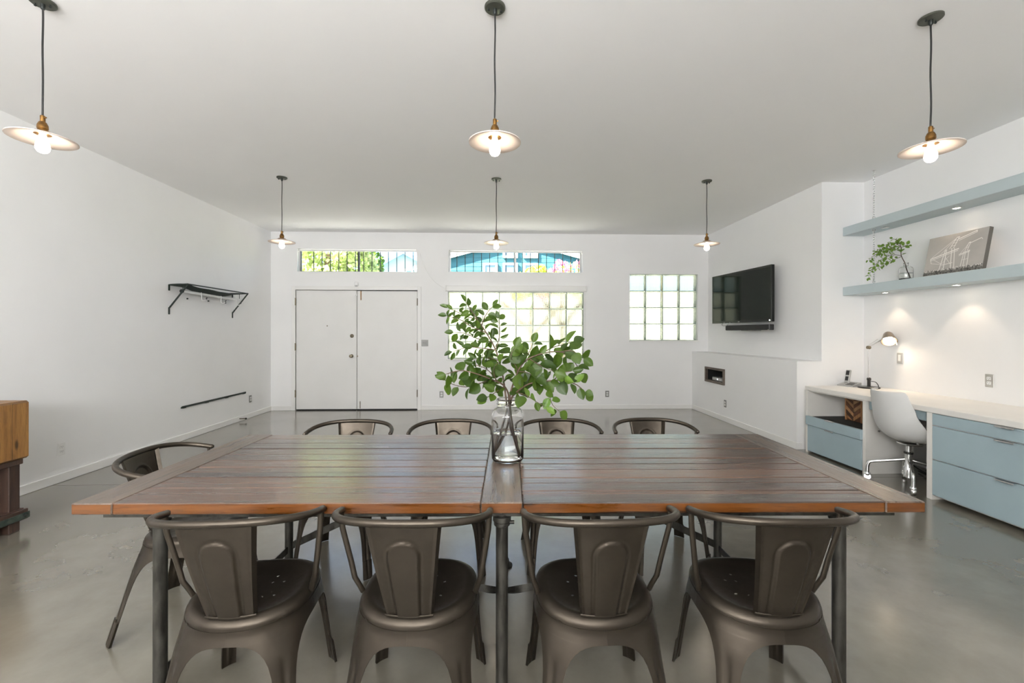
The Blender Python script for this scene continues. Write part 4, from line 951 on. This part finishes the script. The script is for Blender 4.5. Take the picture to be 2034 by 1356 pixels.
# ------------------------------------------------------------------ white office chair
t = thing('office_chair', 'white moulded shell swivel chair on a chrome base at the desk', 'chair', (3.71, 3.835, 0), R(-101))   # local +y = facing
prof = [(.275, .450), (.235, .450), (.13, .430), (.03, .425), (-.06, .432), (-.125, .455), (-.170, .50), (-.198, .57), (-.215, .65), (-.228, .73), (-.240, .80), (-.246, .835), (-.250, .85)]
prof = [(p.x*1.10, .395+(p.y-.425)*1.08) for p in smooth_path([Vector((a, b_, 0)) for a, b_ in prof], 3)]
rows = []; n = len(prof)
for i, (y, z) in enumerate(prof):
    v = i/(n-1); row = []
    hw = .245 + .033*math.sin(PI*min(1, v*1.25)) - .05*max(0, (v-.62)/.38)**1.6
    if v > .93: hw -= .05*((v-.93)/.07)**2
    if v < .06: hw -= .02*((.06-v)/.06)**2
    arm = .20*math.exp(-((v-.50)/.22)**2) + .015
    for j in range(17):
        u = -1 + j/8.; cu = abs(u)**2.4
        bk = min(1, max(0, (v-.30)/.35))
        row.append(Vector((u*hw*(1+.10*cu*(1-bk)), y + (.085*bk+.02)*cu*(1 if v > .25 else v*4)*1.1, z + arm*cu*(1-.45*bk))))
    rows.append(row)
sh = obj('shell', MB().grid(rows), M['shell'], t, 80, solid=.010)
for s in (-1, 1):
    for (y, z) in ((.13, .415), (-.09, .420)): obj('rivet', MB().lathe([(.010, 0), (.010, .004), (.005, .006)], 12, M4=Matrix.Translation((s*.245, y, z+.012)) @ Matrix.Rotation(s*PI/2, 4, 'Y')), M['steel'], sh, 40)
obj('seat_plate', MB().cbox(-.065, .065, -.06, .08, .368, .388, .006), M['chrome'], t)
obj('column', MB().lathe([(.036, .075), (.036, .16), (.030, .17), (.030, .30), (.022, .305), (.022, .37)], 24), M['chrome'], t, 35)
obj('collar', MB().lathe([(.0305, .285), (.034, .288), (.034, .302), (.0305, .304)], 24, cap=False), M['black_plastic'], t, 35)
for k in range(4):
    a = R(232+90*k) + R(101)
    dx, dy = math.cos(a), math.sin(a)
    lg = obj('base_leg', MB().tube(smooth_path([(dx*.02, dy*.02, .235), (dx*.10, dy*.10, .215), (dx*.235, dy*.235, .182), (dx*.275, dy*.275, .165), (dx*.288, dy*.288, .125), (dx*.290, dy*.290, .066)], 5), .0145, 12), M['chrome'], t, 60)
    cs = obj('caster', MB().lathe([(.004, -.018), (.026, -.017), (.030, -.010), (.030, .010), (.026, .017), (.004, .018)], 18, M4=Matrix.Translation((dx*.290, dy*.290, .030)) @ Matrix.Rotation(a, 4, 'Z') @ Matrix.Rotation(PI/2, 4, 'X')), M['chrome'], lg, 35)
    obj('caster_hood', MB().lathe([(.020, .040), (.026, .055), (.022, .068), (.010, .072)], 16, (dx*.290, dy*.290, 0)), M['chrome'], lg, 35)

# ------------------------------------------------------------------ outside, seen through the windows
struct('garden_wall', MB().cbox(-12, 14, 14.2, 14.4, -.05, 2.75, .02), mat('cream_stucco', (.31, .31, .27), .9))
g = struct('ground', MB().box(-45, 45, D+.2, 60, -.25, -.05), M['asphalt'])
def siding_house(name, label, x0, x1, y0, y1, zb, zt, peak, m, mtrim, mroof, over=.35, ridge='y', boards=True):
    t = thing(name, label, 'house', ((x0+x1)/2, y0, 0)); hx = (x1-x0)/2; dy = y1-y0
    vs = [(-hx, 0, -.05), (hx, 0, -.05), (hx, 0, zt), (0, 0, peak), (-hx, 0, zt), (-hx, dy, -.05), (hx, dy, -.05), (hx, dy, zt), (0, dy, peak), (-hx, dy, zt)]
    obj('wall', MB().add(vs, [(0, 1, 2, 3, 4), (9, 8, 7, 6, 5), (0, 4, 9, 5), (1, 6, 7, 2)]), m, t)
    if boards:
        z = zb
        while z < peak-.1:
            w_ = hx if z < zt else hx*(peak-z)/(peak-zt)
            vs = [(-w_, -.002, z), (w_, -.002, z), (w_, -.012, z), (-w_, -.012, z), (-w_, -.004, z+.175), (w_, -.004, z+.175)]
            obj('siding_board', MB().add(vs, [(0, 1, 2, 3), (3, 2, 5, 4), (4, 5, 1, 0)]), m, t); z += .18
    sl = (peak-zt)/hx
    for s in (-1, 1):
        e = hx+over; b = MB(); vs = []
        for y in (-over, dy+.1):
            vs += [(0, y, peak+.02), (s*e, y, peak+.02-sl*e), (s*e, y, peak+.16-sl*e), (0, y, peak+.16)]
        b.add(vs, [(0, 1, 2, 3), (7, 6, 5, 4), (0, 4, 5, 1), (1, 5, 6, 2), (2, 6, 7, 3), (3, 7, 4, 0)])
        obj('roof_slope', b, mroof, t)
        vs = []
        for y in (-over-.03, -over):
            vs += [(0, y, peak-.06), (s*e, y, peak-.06-sl*e), (s*e, y, peak+.17-sl*e), (0, y, peak+.17)]
        obj('bargeboard', MB().add(vs, [(0, 1, 2, 3), (7, 6, 5, 4), (0, 4, 5, 1), (1, 5, 6, 2), (2, 6, 7, 3), (3, 7, 4, 0)]), mtrim, t)
    return t
def house_window(t, x, z, w_, h_, y=0):
    o = Vector(t.location)
    f = MB(); tr = .09; X = x-o.x
    for s in ((X-w_/2-tr, X-w_/2, z-tr, z+h_+tr), (X+w_/2, X+w_/2+tr, z-tr, z+h_+tr), (X-w_/2, X+w_/2, z-tr, z), (X-w_/2, X+w_/2, z+h_, z+h_+tr)): f.cbox(s[0], s[1], -.09, -.005, s[2], s[3], .008)
    wn_ = obj('window', f, M['ext_white'], t); obj('pane', MB().box(X-w_/2, X+w_/2, -.05, -.04, z, z+h_), M['ext_glass'], wn_)
th = siding_house('house', 'turquoise house with white trimmed windows seen through the middle window', -2.55, 4.0, 18, 26, 3.4, 4.33, 5.22, M['turquoise'], M['ext_white'], M['roof_grey'], .12)
for (x0, x1, z0, z1) in ((-.53, -.11, 3.6, 4.17), (.28, .72, 3.6, 4.17), (.28, .72, 4.56, 4.92), (1.12, 1.54, 4.56, 4.88), (1.12, 1.54, 3.6, 4.17)): house_window(th, (x0+x1)/2, z0, x1-x0, z1-z0)
bh = siding_house('house', 'pale blue gabled house with blue eaves seen through the window over the door', -7.3, -3.35, 25, 33, 4.4, 4.78, 5.90, M['pale_blue'], M['blue_trim'], M['roof_grey'], .25)
house_window(bh, -5.05, 4.50, .30, .42)
obj('lean_to', MB().box(-3.0, -1.975, .4, 5, 0, 4.95).box(-3.1, -1.975, .3, 5.1, 4.95, 5.05), M['blue_trim'], bh)
def foliage(rg, blobs, n, size):
    b = MB()
    for k in range(n):
        cx, cy_, cz, rx, ry, rz_ = rg.choice(blobs)
        d_ = Vector((rg.gauss(0, 1), rg.gauss(0, 1), rg.gauss(0, 1))).normalized()*rg.uniform(.55, 1)**.5
        p = Vector((cx+d_.x*rx, cy_+d_.y*ry, cz+d_.z*rz_)); s = size*rg.uniform(.6, 1.3)
        q = Euler((rg.uniform(0, 6), rg.uniform(0, 6), rg.uniform(0, 6))).to_matrix()
        b.add([p+q @ Vector((-s*.35, 0, 0)), p+q @ Vector((0, -s*.6, 0)), p+q @ Vector((s*.35, 0, .1*s)), p+q @ Vector((0, s*.6, 0))], [(0, 1, 2, 3)])
    return b
def tree(name, label, x, y, trunk_h, blobs, n, size, m, seed, cat='tree'):
    t = thing(name, label, cat, (x, y, -.05)); rg = random.Random(seed)
    obj('trunk', MB().tube(smooth_path([(0, 0, 0), (.05, .03, trunk_h*.4), (-.03, 0, trunk_h*.7), (.04, .05, trunk_h)], 3), [.22-.015*i for i in range(10)] if trunk_h > 3 else [.09-.006*i for i in range(10)], 8).tube([(0, 0, trunk_h*.6), (.5, .1, trunk_h*.85), (.9, 0, trunk_h)], .06, 6).tube([(0, 0, trunk_h*.65), (-.5, .1, trunk_h*.9), (-.8, .1, trunk_h*1.05)], .06, 6), M['bark'], t, 60)
    obj('crown', foliage(rg, blobs, n, size), m, t, kind='stuff'); return t
tree('street_tree', 'broad pale green tree filling the left half of the window over the door', -6.0, 15.5, 4.2, [(-.9, 0, 3.6, 1.1, .9, 1.1), (.2, 0, 4.6, 1.2, 1.0, 1.1), (.9, .2, 3.6, .8, .8, 1.1), (-.2, -.4, 3.0, 1.3, .7, .8), (1.0, .2, 4.9, .6, .6, .8), (-1.3, 0, 4.8, .9, .8, .9)], 5200, .19, M['tree_leaf'], 31)
tree('shrub', 'bright yellow green shrub tops below the pale tree, left in the window over the door', -5.15, 12.5, 1.9, [(-.2, 0, 2.6, .6, .4, .55), (.5, 0, 2.5, .35, .4, .5)], 700, .15, M['bush_leaf'], 32, 'shrub')
tree('shrub', 'bright green shrub in front of the pale blue house, in the window over the door', -5.0, 16.0, 2.6, [(0, 0, 3.0, .55, .5, .62), (-.4, 0, 3.3, .35, .4, .5), (.3, 0, 2.8, .4, .4, .5)], 900, .15, M['bush_leaf'], 33, 'shrub')
tree('slim_tree', 'slim dark green tree beside the frame bar of the window over the door', -6.95, 22.8, 5.0, [(.2, 0, 5.3, .35, .5, 1.2), (.55, 0, 5.0, .5, .5, .8), (.1, 0, 4.6, .5, .5, .8)], 900, .2, M['leaf'], 34)
tree('bougainvillea', 'pink flowering bougainvillea in front of the turquoise house', 1.85, 13, 2.6, [(-.35, 0, 2.9, .45, .4, .45), (.3, 0, 3.05, .55, .4, .5), (.65, 0, 2.8, .4, .4, .5)], 900, .10, M['bush_leaf'], 35, 'shrub')
bv = [o for o in bpy.data.objects if o.name.startswith('bougainvillea')][0]
obj('blossoms', foliage(random.Random(36), [(-.30, -.1, 2.95, .42, .4, .40), (.0, -.1, 3.25, .28, .4, .36), (.55, -.1, 3.1, .45, .4, .50), (-.55, -.1, 2.7, .3, .4, .3)], 850, .085), M['pink'], bv, kind='stuff')
tree('shrub', 'yellow green shrub left of the pink bougainvillea', .90, 12.2, 2.2, [(0, 0, 2.85, .40, .35, .42), (.25, 0, 3.0, .28, .3, .36), (-.3, 0, 2.6, .3, .3, .35)], 650, .13, M['bush_leaf'], 37, 'shrub')
